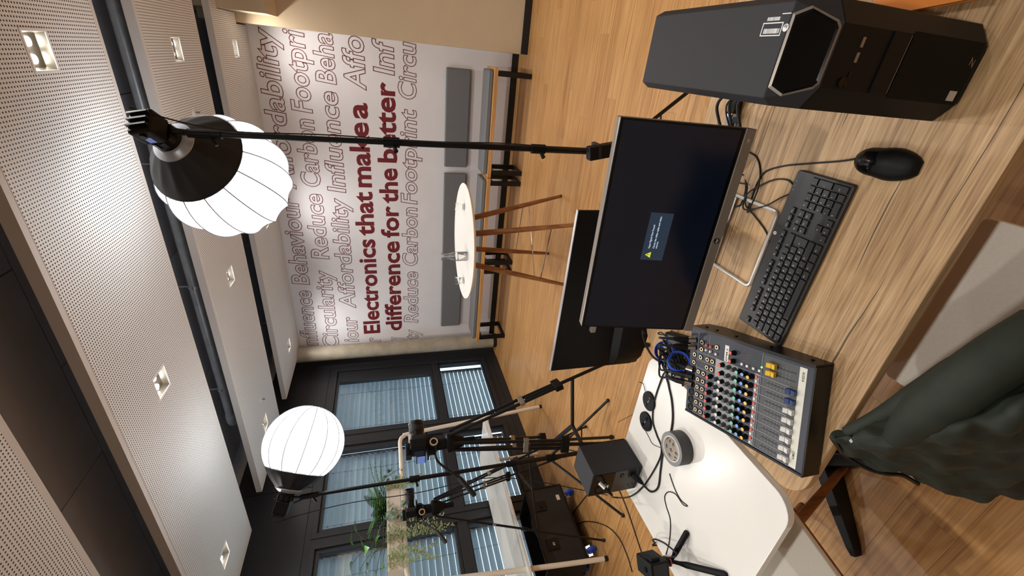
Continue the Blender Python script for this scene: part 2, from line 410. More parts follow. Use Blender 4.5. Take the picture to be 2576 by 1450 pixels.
# concrete column in the corner
struct('concrete_column', G().cyl((-4.335, 5.985, 0), (-4.335, 5.985, ZC), .118, n=32), 'm_concrete', sm=True)
struct('baseboard_column', G().cyl((-4.335, 5.985, 0), (-4.335, 5.985, .06), .122, n=32), 'm_black', sm=True)
# ceiling slab and its boards
ce = struct('ceiling', G().bb(XW-.3, XR+.2, YN-.2, YB+.2, ZC+.012, ZC+.2), 'm_black')
tm = mesh('ceiling_board', G().box((0, 0, .006), (1.243, .613, .012)), 'm_slab')
yy = YB-.31; rr = 0
while yy > -2.2:
    xx = XW+.35-(.6 if rr % 2 else 0)
    while xx < XR:
        inst('ceiling_board', tm, ce, (xx, yy, ZC)); xx += 1.25
    yy -= .62; rr += 1
# window wall
WIN = [(4.46, 5.86, 4.56, 5.58, 5.78), (3.08, 4.32, 3.17, 4.21, 4.23), (1.79, 3.00, 1.89, 2.915, 2.915)]
Z0, Z1, ZT0, ZT1 = .22, 2.63, 1.0, 1.165
g = G()
g.bb(XW-.16, XW, 5.86, YB+.2, 0, ZC).bb(XW-.16, XW, YN-.2, 1.79, 0, ZC)
g.bb(XW-.16, XW, 4.32, 4.46, 0, ZC).bb(XW-.16, XW, 3.0, 3.08, 0, ZC)
for w in WIN: g.bb(XW-.16, XW, w[0], w[1], Z1, ZC).bb(XW-.16, XW, w[0], w[1], 0, Z0)
wl = struct('wall_left', g, 'm_anthracite')
for a, b in ((5.0, 6.12), (3.72, 4.99), (2.44, 3.71), (1.2, 2.43)):
    obj('wall_panel', G().bb(XW, XW+.008, a, b, 2.70, ZC-.005), 'm_anthracite', wl, bevel=.002)
struct('trim_2', G().bb(XW, XW+.014, 1.2, 5.86, 0, .10), 'm_anthracite')
for i, (oy0, oy1, py0, py1, ly1) in enumerate(WIN):
    t = thing('window_%d' % (i+1), None, None, (XW, (oy0+oy1)/2, Z0), kind='structure')
    g = G(); e = .045
    g.bb(XW-.12, XW+.012, oy0-.01, oy0+e, Z0-.01, Z1+.01).bb(XW-.12, XW+.012, oy1-e, oy1+.01, Z0-.01, Z1+.01)
    g.bb(XW-.12, XW+.012, oy0+e, oy1-e, Z1-e, Z1+.01).bb(XW-.12, XW+.012, oy0+e, oy1-e, Z0-.01, Z0+e)
    obj('window_frame', g, 'm_anthracite', t, bevel=.004)
    obj('transom', G().bb(XW-.10, XW+.006, oy0+e, oy1-e, ZT0+.02, ZT1-.04), 'm_anthracite', t, bevel=.004)
    # upper opening sash
    g = G(); a0, a1 = oy0+e+.004, oy1-e-.004
    g.bb(XW-.085, XW-.012, a0, py0, ZT1-.04, Z1-e).bb(XW-.085, XW-.012, py1, a1, ZT1-.04, Z1-e)
    g.bb(XW-.085, XW-.012, py0, py1, ZT1-.04, ZT1).bb(XW-.085, XW-.012, py0, py1, 2.54, Z1-e)
    sa = obj('sash', g, 'm_anthracite', t, bevel=.005)
    obj('pane', G().bb(XW-.052, XW-.046, py0-.005, py1+.005, ZT1-.005, 2.545), 'm_pane', sa)
    # lower fixed light
    g = G(); g.bb(XW-.085, XW-.02, a0, py0, Z0+e, ZT0+.02).bb(XW-.085, XW-.02, ly1, a1, Z0+e, ZT0+.02).bb(XW-.085, XW-.02, py0, ly1, Z0+e, .30).bb(XW-.085, XW-.02, py0, ly1, .995, ZT0+.02)
    fs = obj('fixed_frame', g, 'm_anthracite', t, bevel=.004)
    obj('pane', G().bb(XW-.052, XW-.046, py0-.005, ly1+.005, .295, 1.0), 'm_pane', fs)
# exterior venetian blinds
slat_prof = []
TILT = math.radians(63)
for k in range(7):
    s_ = (k/6-.5)*.080; c_ = .007*(1-(2*k/6-1)**2)
    slat_prof.append((s_*math.cos(TILT)-c_*math.sin(TILT), s_*math.sin(TILT)+c_*math.cos(TILT)))
blabels = ['closed silver venetian blind outside the window beside the concrete column', 'closed silver venetian blind outside the middle window behind the fern', 'closed silver venetian blind outside the window above the black road case']
for i, (oy0, oy1, *_q) in enumerate(WIN):
    XB = XW-.26; hw = (oy1-oy0)/2-.0
    t = thing('venetian_blind', blabels[i], 'blind', (XB, (oy0+oy1)/2, Z0-.06), group='exterior blinds behind the dark windows')
    sg = G(); rows = [[V((a, yy, b)) for a, b in slat_prof] for yy in (-hw, hw)]
    sg.grid(rows); back = [[V((a-.0012, yy, b+.0008)) for a, b in slat_prof] for yy in (hw, -hw)]; sg.grid(back)
    sm_ = mesh('slat', sg, 'm_slat', True, 1.2)
    n = int((Z1+.06-Z0)/.0715)
    for k in range(n): inst('slat', sm_, t, (0, 0, .05+k*.0715))
    for q in (-.36, .36):
        cy = (oy0+oy1)/2+q
        obj('ladder_cord', G().cyl((XB+.034, cy, Z0-.05), (XB+.034, cy, Z1+.05), .0016, n=5), 'm_black', t)
        g = G()
        for k in range(n): g.box((XB+.03, cy, Z0-.06+.05+k*.0715+.03), (.012, .014, .009))
        obj('slat_clips', g, 'm_chrome', t, kind='stuff')
    obj('guide_rail', G().bb(XB-.02, XB+.02, oy0-.03, oy0-.002, Z0-.06, Z1+.1), 'm_anthracite', t)
    obj('guide_rail', G().bb(XB-.02, XB+.02, oy1+.002, oy1+.03, Z0-.06, Z1+.1), 'm_anthracite', t)
    obj('head_rail', G().bb(XB-.05, XB+.05, oy0, oy1, Z1+.02, Z1+.1), 'm_anthracite', t)
    obj('bottom_rail', G().bb(XB-.03, XB+.03, oy0, oy1, Z0-.06, Z0-.03), 'm_slat', t)
# ================================================================== CEILING PANELS AND DOWNLIGHTS
ZP = 3.15
def rect_holes(x0, x1, y0, y1, holes):
    """holes: (cx,cy,h) squares on one line of y -> list of rects"""
    out = []; hy = holes[0][1]; h = holes[0][2]
    out += [(x0, x1, y0, hy-h), (x0, x1, hy+h, y1)]
    xs = sorted(holes); cur = x0
    for (cx, _, hh) in xs: out.append((cur, cx-hh, hy-h, hy+h)); cur = cx+hh
    out.append((cur, x1, hy-h, hy+h)); return out
def downlight(x, y, label, on=True):
    t = thing('downlight', label, 'light', (x, y, ZP), group='square recessed downlights')
    h = .088; g = G()
    for a in ((-h, -h+.014, -h, h), (h-.014, h, -h, h), (-h+.014, h-.014, -h, -h+.014), (-h+.014, h-.014, h-.014, h)): g.bb(x+a[0], x+a[1], y+a[2], y+a[3], ZP-.004, ZP+.006)
    obj('frame', g, 'm_panel', t, bevel=.0015)
    i = h-.014; d = .034; j = .066
    lo = [V((x+a*i, y+b*i, ZP)) for a, b in ((-1, -1), (1, -1), (1, 1), (-1, 1))]; hi = [V((x+a*j, y+b*j, ZP+d)) for a, b in ((-1, -1), (1, -1), (1, 1), (-1, 1))]
    g = G().add(lo+hi, [(0, 1, 5, 4), (1, 2, 6, 5), (2, 3, 7, 6), (3, 0, 4, 7), (4, 5, 6, 7)])
    rf = obj('reflector', g, 'm_reflector', t)
    for q in (-.034, .034):
        obj('led_lens', G().cyl((x+q, y, ZP+d-.006), (x+q, y, ZP+d-.001), .019, n=14), 'm_led', rf)
    sp = bpy.data.lights.new('downlight_lamp', 'SPOT'); sp.energy = DOWN_W*4; sp.color = (1, .97, .93); sp.spot_size = 2.75; sp.spot_blend = 1.0; sp.shadow_soft_size = .04
    lo_ = bpy.data.objects.new('downlight_lamp', sp); link(lo_, t); lo_.location = (0, 0, d-.018)
PAN = [('ceiling_panel', 4.99, 6.12, 5.56, 'white perforated ceiling panel running along the top of the lettered wall'),
       ('ceiling_panel', 3.55, 4.58, 4.065, 'white perforated ceiling panel carrying the two sprinkler heads'),
       ('ceiling_panel', 2.07, 3.11, 2.575, 'wide white perforated ceiling panel above the glowing lanterns'),
       ('ceiling_panel', .58, 1.615, 1.09, 'white perforated ceiling panel above the desk'),
       ('ceiling_panel', -.9, .13, -.4, 'white perforated ceiling panel behind the desk chair')]
LX = [-.155, -1.995, -3.845]; LXX = LX+[1.69]
lnames = ['beige wall', 'lantern stand', 'window wall']
XPL = -4.33
for pi, (nm, y0, y1, yl, lab) in enumerate(PAN):
    t = thing(nm, lab, 'ceiling panel', (XPL, y0, ZP), group='perforated ceiling panels')
    xe = XR-.05
    holes = [(x, yl, .078) for x in LXX]
    g = G(); f = G()
    for (a, b, c, d) in rect_holes(XPL, xe, y0, y1 if pi else 5.2, holes): g.bb(a, b, c, d, ZP, ZP+.055)
    if pi == 0:
        g = G()
        for (a, b, c, d) in rect_holes(XPL, xe, y0, 5.72, holes): 
            if b <= .17: g.bb(a, b, c, d, ZP, ZP+.055)
            elif c >= 5.15: continue
            else: g.bb(a, b if a < .17 and c < 5.0 else min(b, .17), c, d, ZP, ZP+.055)
        g = G(); H0 = [(x, yl, .078) for x in LX]
        for (a, b, c, d) in rect_holes(XPL, .07, y0, y1, H0): g.bb(a, b, c, d, ZP, ZP+.055)
        g.bb(.07, .17, y0, 5.755, ZP, ZP+.055).bb(.17, xe, y0, 5.195, ZP, ZP+.055)
    obj('board', g, 'm_panel_edge', t)
    m_ = .035
    if pi == 0:
        for (a, b, c, d) in rect_holes(XPL+m_, .07, y0+m_, y1-m_, [(x, yl, .086) for x in LX]): f.bb(a, b, c, d, ZP-.0012, ZP+.0005)
        f.bb(.07, .17, y0+m_, 5.72, ZP-.0012, ZP+.0005).bb(.17, xe, y0+m_, 5.16, ZP-.0012, ZP+.0005)
    else:
        for (a, b, c, d) in rect_holes(XPL+m_, xe-m_, y0+m_, y1-m_, [(x, yl, .086) for x in LXX]): f.bb(a, b, c, d, ZP-.0012, ZP+.0005)
    obj('perforated_face', f, 'm_perforated', t)
    for x in (-3.4, -1.2, .9):
        obj('hanger', G().cyl((x, (y0+min(y1, 5.6))/2+.17, ZP+.05), (x, (y0+min(y1, 5.6))/2+.17, ZC+.012), .004, n=6), 'm_steel', t)
    for xi, x in enumerate(LXX):
        if pi == 0 and xi == 3: continue
        where = ['along the lettered wall', 'in the panel with the sprinklers', 'in the wide panel above the lanterns', 'in the panel above the desk', 'in the panel behind the desk chair'][pi]
        dl = 'square recessed downlight %s, %s' % (where, ['nearest the beige wall', 'midway between beige wall and windows', 'nearest the window wall', 'beyond the workstation'][xi])
        downlight(x, yl, dl)
for (x, y, lab) in ((-3.53, 4.10, 'small white sprinkler head on the panel edge nearer the windows'), (-.59, 4.10, 'small white sprinkler head above the large tilted lantern')):
    t = thing('sprinkler_head', lab, 'sprinkler', (x, y, ZP), group='ceiling sprinklers')
    obj('escutcheon', G().lathe([(.035, 0), (.033, -.006), (.012, -.010), (.01, -.012)], 20, Matrix.Translation((x, y, ZP))), 'm_panel', t, True)
    obj('nozzle', G().cyl((x, y, ZP-.012), (x, y, ZP-.045), .006, n=8).cyl((x, y, ZP-.045), (x, y, ZP-.048), .016, n=12), 'm_steel', t)
    obj('bulb', G().cyl((x+.008, y, ZP-.014), (x+.008, y, ZP-.042), .003, n=6), 'm_led_off_r', t)
# pipe under the slab
t = thing('ceiling_pipe', 'grey steel pipe running above the gap between ceiling panels', 'pipe', (-3.45, 3.70, 3.31))
ZPi = 3.31
pp = [(2.6, 3.70, ZPi), (-3.36, 3.70, ZPi), (-3.42, 3.70, ZPi), (-3.45, 3.725, ZPi), (-3.455, 3.76, ZPi), (-3.455, 4.25, ZPi)]
obj('pipe_run', G().tube(pp, .034, 14), 'm_pipe', t, True, ang=1.2)
obj('elbow', G().tube([(-3.33, 3.70, ZPi), (-3.41, 3.70, ZPi), (-3.447, 3.715, ZPi), (-3.455, 3.75, ZPi), (-3.455, 3.83, ZPi)], .041, 14), 'm_pipe', t, True, ang=1.2)
for x in (-3.0, -1.9, -.9, .4):
    g = G().cyl((x, 3.70, ZPi+.03), (x, 3.70, ZC+.012), .005, n=6); g.lathe([(.036, -.012), (.040, -.012), (.040, .012), (.036, .012)], 16, axisM((x, 3.70, ZPi), (1, 0, 0)), closed=True)
    obj('pipe_clamp', g, 'm_steel', t)
# ================================================================== BENCHES AND CUSHIONS
def make_bench():
    t = thing('bench', '', 'bench', (0, 0, 0))
    obj('seat_board', G().bb(-.645, .645, -.2, .24, .415, .462), 'm_bench', t, bevel=.004, world=False)
    for sx in (-.58, .58):
        g = G(); w = .028
        g.bb(sx-w, sx+w, -.2, -.2+.045, 0, .414); g.bb(sx-w, sx+w, .16, .205, 0, .414)
        g.bb(sx-w, sx+w, -.155, .16, 0, .04); g.bb(sx-w, sx+w, -.155, .16, .374, .414)
        obj('leg_frame', g, 'm_black_metal', t, world=False)
    return t
bench0 = make_bench()
def make_pad():
    t = thing('seat_cushion', '', 'cushion', (0, 0, 0))
    g = G(); n = 8
    for k in range(n):
        a = k/(n-1); ins = .012*(1-math.sin(math.pi*(.12+.76*a)))
    prof = [(-.018, 0), (-.002, .008), (0, .03), (-.003, .046), (-.022, .056)]
    rows = [[V((x, y, z)) for x, y in rrect(-.615-i, .615+i, -.17-i, .2+i, .03)] for i, z in prof]
    rows.append([V((p.x*.9, p.y*.8, .058)) for p in rows[-1]])
    g.grid(rows, True); m_ = len(rows[0]); g.f.append(tuple(range(m_-1, -1, -1))); g.f.append(tuple((len(rows)-1)*m_+k for k in range(m_)))
    obj('cover', g, 'm_cushion', t, True, world=False, ang=1.0)
    obj('seam_piping', G().tube([(x, y, .048) for x, y in rrect(-.616, .616, -.171, .201, .03)], .0022, 6, True), 'm_cushion', t, world=False)
    return t
pad0 = make_pad()
def make_back():
    t = thing('back_cushion', '', 'cushion', (0, 0, 0))
    prof = [(-.006, 0), (0, .012), (0, .038), (-.012, .048)]
    rows = [[V((x, -z, y)) for x, y in rrect(-.62-i, .62+i, -.157-i, .157+i, .012)] for i, z in prof]
    g = G().grid(rows, True); m_ = len(rows[0]); g.f.append(tuple(range(m_))); g.f.append(tuple((len(rows)-1)*m_+m_-1-k for k in range(m_)))
    obj('cover', g, 'm_cushion', t, True, world=False, ang=.8)
    obj('wall_cleat', G().bb(-.4, .4, -.001, .012, .02, .06), 'm_black_metal', t, world=False)
    return t
back0 = make_back()
where = ['beside the beige wall', 'behind the round high table', 'beside the concrete column']
for i, x in enumerate((-.725, -2.025, -3.325)):
    b = bench0 if i == 0 else copy_tree(bench0); b.location = (x, 5.675, 0); tag(b, 'wooden bench with black steel legs, %s' % where[i], 'bench', 'benches along the lettered wall')
    p = pad0 if i == 0 else copy_tree(pad0); p.location = (x, 5.675, .462); tag(p, 'grey fabric seat cushion on the bench %s' % where[i], 'cushion', 'seat cushions on the benches')
    q = back0 if i == 0 else copy_tree(back0); q.location = (x-.04-.028*i, YB-.012, .785); tag(q, 'grey padded back cushion on the wall above the bench %s' % where[i], 'cushion', 'back cushions on the wall')
# ================================================================== ROUND HIGH TABLE
TC = V((-1.562, 3.786, 0)); TH = 1.05
t = thing('high_table', 'round white high table on splayed wooden legs', 'table', TC)
obj('table_top', G().lathe([(.525, -.022), (.540, -.012), (.545, -.004), (.545, 0)], 64, Matrix.Translation((TC.x, TC.y, TH))), 'm_lam_top', t, True, ang=.5)
obj('under_plate', G().lathe([(.30, -.036), (.30, -.022)], 32, Matrix.Translation((TC.x, TC.y, TH))), 'm_table_leg', t)
feet = [V((.38, .268)), V((-.315, .383)), V((.315, -.383)), V((-.38, -.268))]
for fv in feet:
    a = TC+V((fv.x*.46, fv.y*.46, TH-.036)); b = TC+V((fv.x, fv.y, .012))
    lg = obj('leg', G().tube([a, a+(b-a)*.5, b], [.027, .024, .016], 14), 'm_table_leg', t, True, ang=1.0)
    obj('foot_cap', G().cyl(b+V((0, 0, .0)), TC+V((fv.x*1.005, fv.y*1.005, 0)), .0165, n=12), 'm_black', lg)
def legpt(fv, z):
    k = (TH-.036-z)/(TH-.048); s_ = .46+(1-.46)*k; return TC+V((fv.x*s_, fv.y*s_, z))
for a, b, z1, z2 in ((0, 1, .42, .42), (2, 3, .30, .30), (0, 3, .36, .36)):
    obj('stretcher', G().cyl(legpt(feet[a], z1), legpt(feet[b], z2), .006, n=8), 'm_chrome', t)
def tumbler(x, y, lab, fill):
    t = thing('drinking_glass', lab, 'glass', (x, y, TH), group='glassware on the high table')
    M = Matrix.Translation((x, y, TH))
    obj('glass_wall', G().lathe([(.030, 0), (.036, .085), (.0345, .085), (.0285, .012), (.0001, .011)], 24, M), 'm_glass_solid', t, True, ang=.9)
    if fill: obj('water', G().lathe([(.0283, .0125), (.0283+.006*fill/.073, .0125+fill)], 24, M), 'm_water', t, True, ang=.9)
tumbler(-1.225, 3.80, 'empty clear tumbler on the side of the table nearest the beige wall', 0)
tumbler(-1.915, 3.66, 'clear tumbler half full of water nearest the windows on the table', .03)
x, y = -1.606, 3.545
t = thing('carafe', 'clear glass water carafe with a narrow neck on the round table', 'carafe', (x, y, TH), group='glassware on the high table')
M = Matrix.Translation((x, y, TH))
obj('glass_wall', G().lathe([(.040, 0), (.044, .01), (.043, .10), (.032, .15), (.021, .185), (.021, .20), (.034, .235), (.0325, .235), (.0195, .20), (.0195, .184), (.0305, .148), (.0415, .10), (.0415, .012), (.0001, .010)], 28, M), 'm_glass_solid', t, True, ang=.9)
obj('water', G().lathe([(.0412, .0125), (.0412, .085)], 28, M), 'm_water', t, True, ang=.9)
# ================================================================== LANTERNS ON STANDS
def lantern(name, label, Cc, ax, lobes, head_roll, RL=.325):
    """paper-white lantern softbox; local +Z from ball centre to the light head"""
    ax = V(ax).normalized(); M = axisM(Cc, ax, head_roll)
    t = thing(name, label, 'studio light', Cc, group='lantern lights on stands')
    n = lobes*6; rows = []; th0 = math.radians(46.3)
    for i in range(27):
        th = th0+(math.pi-th0)*i/26; rr = []
        for k in range(n):
            ph = 2*math.pi*k/n; s_ = abs(math.sin(lobes*ph/2)); sag = 1-.055*s_*math.sin(th)**1.0*(1 if i < 26 else 0)
            r = RL*sag*(1.0 if th < 2.6 else 1.0)
            rr.append(M @ V((r*math.sin(th)*math.cos(ph), r*math.sin(th)*math.sin(ph), r*math.cos(th)*.97)))
        rows.append(rr)
    g = G().grid(rows, True)
    ball = obj('diffuser', g, 'm_lantern', t, True, ang=1.2)
    for k in range(lobes):
        ph = 2*math.pi*k/lobes
        pts = [M @ V(((RL+.001)*math.sin(th)*math.cos(ph), (RL+.001)*math.sin(th)*math.sin(ph), (RL+.001)*math.cos(th)*.97)) for th in [th0+(math.pi-th0)*i/20 for i in range(20)]]
        obj('seam', G().tube(pts, .0034, 5), 'm_lantern_seam', ball)
    rim = RL*math.sin(th0); zr = RL*math.cos(th0)*.97; zn = RL*1.088; rn = .098
    rows = []
    for i in range(7):
        a = i/6; rr = []
        for k in range(n):
            ph = 2*math.pi*k/n; s_ = abs(math.sin(lobes*ph/2)); r = (rim+.004)+(rn-rim-.004)*a; r *= 1-.05*s_*math.sin(math.pi*a)
            z = zr+(zn-zr)*(a**.8)
            rr.append(M @ V((r*math.cos(ph), r*math.sin(ph), z)))
        rows.append(rr)
    obj('skirt', G().grid(rows, True), 'm_skirt', t, True, ang=1.2)
    obj('rim_hoop', G().tube([M @ V(((rim+.003)*math.cos(2*math.pi*k/48), (rim+.003)*math.sin(2*math.pi*k/48), zr)) for k in range(48)], .004, 6, True), 'm_skirt', t)
    ring = obj('speed_ring', G().lathe([(.10, zn-.012), (.10, zn+.004), (.078, zn+.022), (.062, zn+.03), (.058, zn+.03), (.058, zn-.012)], 36, M, closed=True), 'm_ring', t, True, ang=.5)
    # light head
    b = obj('lamp_barrel', G().lathe([(.0001, zn-.01), (.064, zn-.01), (.064, zn+.035), (.058, zn+.05), (.058, zn+.085), (.0001, zn+.085)], 28, M), 'm_black_plastic', t, True, ang=.5)
    for k in range(10):
        ph = 2*math.pi*k/10
        obj('cooling_fin', G().box((0, 0, 0), (.006, .02, .035)).tr(M @ Matrix.Rotation(ph, 4, 'Z') @ Matrix.Translation((.060, 0, zn+.065))), 'm_black_metal', b)
    bd = obj('lamp_body', G().box((0, 0, 0), (.10, .115, .10)).tr(M @ Matrix.Translation((0, .005, zn+.135))), 'm_black_plastic', t, bevel=.012)
    obj('display', G().box((0, 0, 0), (.03, .0015, .035)).tr(M @ Matrix.Translation((.0, .0630, zn+.12))), 'm_lcd', bd)
    obj('dial', G().cyl(M @ V((0, .062, zn+.155)), M @ V((0, .072, zn+.155)), .014, n=16), 'm_black_metal', bd)
    for q in (-.03, 0, .03):
        obj('vent_fin', G().box((0, 0, 0), (.09, .008, .02)).tr(M @ Matrix.Translation((0, q, zn+.19))), 'm_black_metal', bd)
    return t, M, zn
def yoke(t, M, zn, top, name='yoke'):
    top = V(top); s1 = M @ V((.075, 0, zn+.09)); s2 = M @ V((-.075, 0, zn+.09))
    c = top+(((s1+s2)/2-top)*.35)
    g = G().tube(smooth([s1, s1+(c-s1)*.6+(s1-s2)*.12, c+(s1-s2)*.12, c], 5), .008, 8)
    g2 = G().tube(smooth([s2, s2+(c-s2)*.6+(s2-s1)*.12, c+(s2-s1)*.12, c], 5), .008, 8)
    obj('yoke_arm', g, 'm_black_metal', t, True); obj('yoke_arm', g2, 'm_black_metal', t, True)
    obj('spigot_clamp', G().cyl(c, top-V((0, 0, .07)), .02, n=14), 'm_black_plastic', t, True)
    obj('clamp_lever', G().cyl(top-V((0, 0, .02)), top+V((-.045, -.03, -.05)), .008, n=10), 'm_black_plastic', t)
def light_stand(label, base, top, feet, joints, hub=.42):
    base, top = V(base), V(top)
    t = thing('light_stand', label, 'stand', base, group='black light stands')
    r = .019; pts = [base+V((0, 0, .10))]+[base+(top-base)*(j/top.z) for j in joints]+[top]
    for i in range(len(pts)-1):
        po = obj('pole_section', G().cyl(pts[i], pts[i+1], r-.0025*i, n=14), 'm_black_metal', t, True)
        if i < len(pts)-2:
            p = pts[i+1]
            cl = obj('clamp_collar', G().cyl(p-V((0, 0, .05)), p+V((0, 0, .03)), r+.007, n=14), 'm_black_plastic', po, True)
            obj('knob', G().cyl(p+V((-.012, -.015, -.02)), p+V((-.035, -.05, -.03)), .008, .012, n=10), 'm_black_plastic', po)
    obj('hub', G().cyl(base+V((0, 0, hub-.04)), base+V((0, 0, hub+.04)), .03, n=14), 'm_black_plastic', t, True)
    for fx in feet:
        f = base+V((fx[0], fx[1], .012)); h = base+V((fx[0]*.06, fx[1]*.06, hub))
        lg = obj('leg', G().tube([h, f], .011, 8), 'm_black_metal', t)
        obj('rubber_foot', G().ball(f, .016, 10, 6), 'm_rubber', lg)
        m_ = h+(f-h)*.55
        obj('brace', G().cyl(base+V((fx[0]*.05, fx[1]*.05, .13)), m_, .006, n=6), 'm_black_metal', t)
    return t
CA = V((-.717, 2.698, 2.581)); AA = V((.639, -.701, .318))
tA, MA, znA = lantern('lantern_light', 'large white lantern light tilted on a stand in front of the lettered wall', CA, AA, 14, (0, 0, 1))
topA = V((-.428, 2.36, 2.53))
yoke(tA, MA, znA, topA)
light_stand('tall black light stand rising behind the monitor', (-.416, 2.36, 0), topA-V((0, 0, .03)), [(.40, -.03), (-.24, .34), (-.17, -.38)], [.92, 1.712])
t = thing('power_adapter', 'black box-shaped power adapter strapped to the light stand', 'adapter', (-.395, 2.31, .47))
R = Matrix.Rotation(math.radians(-12), 3, 'Y')
obj('adapter_body', G().box((-.405, 2.305, .545), (.075, .06, .17), R), 'm_black_plastic', t, bevel=.006)
obj('strap', G().box((-.405, 2.32, .57), (.08, .095, .02), R), 'm_black', t)
tag(obj('power_cable', G().tube(smooth([MA @ V((.03, -.05, znA+.2)), V((-.40, 2.32, 2.45)), V((-.40, 2.335, 2.0)), V((-.405, 2.33, 1.5)), V((-.395, 2.33, 1.1)), V((-.405, 2.30, .64))], 8), .0035, 6), 'm_rubber'), 'thin black power cable running down the tall light stand', 'cable')
CB = V((-2.84, 2.723, 2.447)); AB = V((-.645, -.697, .314))
tB, MB_, znB = lantern('lantern_light', 'white lantern light glowing in front of the dark window wall', CB, AB, 14, (0, 0, 1), .30)
topB = V((-3.075, 2.42, 2.40))
yoke(tB, MB_, znB, topB)
light_stand('black light stand in front of the windows', (-3.085, 2.425, 0), topB-V((0, 0, .03)), [(.638, -.03), (-.055, -.609), (-.38, .46)], [.80, 1.62])
tag(obj('power_cable', G().tube(smooth([MB_ @ V((0, -.03, znB+.235)), V((-3.20, 2.36, 2.45)), V((-3.16, 2.36, 2.1)), V((-3.16, 2.35, 1.6)), V((-3.13, 2.34, .9)), V((-3.2, 2.05, .02))], 8), .0035, 6), 'm_rubber'), 'thin black cable hanging from the lantern by the windows', 'cable')
# ================================================================== CAMERAS ON TRIPODS
def tripod(label, base, feet, hz, head_dir, handle_to, big=1.0):
    """hz = height of the bowl; double-tube legs with mid spreader"""
    base = V(base); t = thing('video_tripod', label, 'tripod', base, group='black video tripods')
    sp = []
    for fx in feet:
        f = base+V((fx[0], fx[1], .02)); top = base+V((fx[0]*.13, fx[1]*.13, hz)); d = (f-top)
        side = V((-fx[1], fx[0], 0)).normalized()*.026*big
        mid = top+d*.52
        lg = obj('leg', G().tube([top+side*.9, mid+side], .0095*big, 8).tube([top-side*.9, mid-side], .0095*big, 8), 'm_black_metal', t, kind='stuff')
        obj('leg_clamp', G().bar(mid+side*1.9, mid-side*1.9, .032*big, .05*big, d), 'm_black_plastic', lg, bevel=.004)
        m2 = top+d*.34
        obj('clamp_lever', G().bar(m2+side*1.7, m2-side*1.7, .022*big, .03*big, d), 'm_silver', lg, bevel=.003)
        obj('lower_leg', G().tube([top+d*.36, f], .0105*big, 8), 'm_black_metal', t)
        obj('rubber_foot', G().ball(f, .019*big, 10, 6), 'm_rubber', t)
        sp.append(top+d*.60)
    c = base+V((0, 0, sp[0].z-.02))
    for p in sp: obj('spreader_arm', G().bar(c, p, .024*big, .014*big), 'm_black_metal', t)
    obj('bowl', G().lathe([(.028, -.09), (.05, -.04), (.062, .0), (.058, .02), (.03, .03)], 20, Matrix.Translation(base+V((0, 0, hz)))), 'm_black_plastic', t, True, ang=.5)
    obj('bowl_handle', G().cyl(base+V((0, 0, hz-.16)), base+V((0, 0, hz-.09)), .022, n=14), 'm_black_plastic', t)
    hd = V(head_dir).normalized(); sd = hd.cross(V((0, 0, 1)))
    hb = base+V((0, 0, hz+.03))
    fh = obj('fluid_head', G().cyl(hb, hb+V((0, 0, .05)), .036, n=20).cyl(hb+V((0, 0, .075))-sd*.05, hb+V((0, 0, .075))+sd*.05, .034, n=20), 'm_black_plastic', t, True, ang=.5)
    obj('tilt_dial', G().lathe([(.018, .0), (.026, .0), (.026, .004), (.018, .004)], 20, axisM(hb+V((0, 0, .075))+sd*.0502, sd), closed=True), 'm_gold', fh)
    obj('camera_plate', G().bar(hb+V((0, 0, .114))-hd*.08, hb+V((0, 0, .114))+hd*.08, .06, .012), 'm_black_metal', t, bevel=.002)
    obj('head_cheek', G().bar(hb+V((0, 0, .09))-hd*.055, hb+V((0, 0, .09))+hd*.05, .05, .04), 'm_black_plastic', t, bevel=.004)
    h0 = hb+V((0, 0, .07))-hd*.03; h1 = V(handle_to)
    d = (h1-h0)
    obj('pan_bar', G().tube(smooth([h0, h0+d*.25+V((0, 0, .04)), h0+d*.62, ], 6), .0075, 8), 'm_black_metal', t, True)
    obj('pan_grip', G().tube([h0+d*.60, h0+d*.66, h1-d*.03, h1], [.011, .015, .016, .012], 10), 'm_rubber', t, True)
    return hb+V((0, 0, .12)), hd, sd
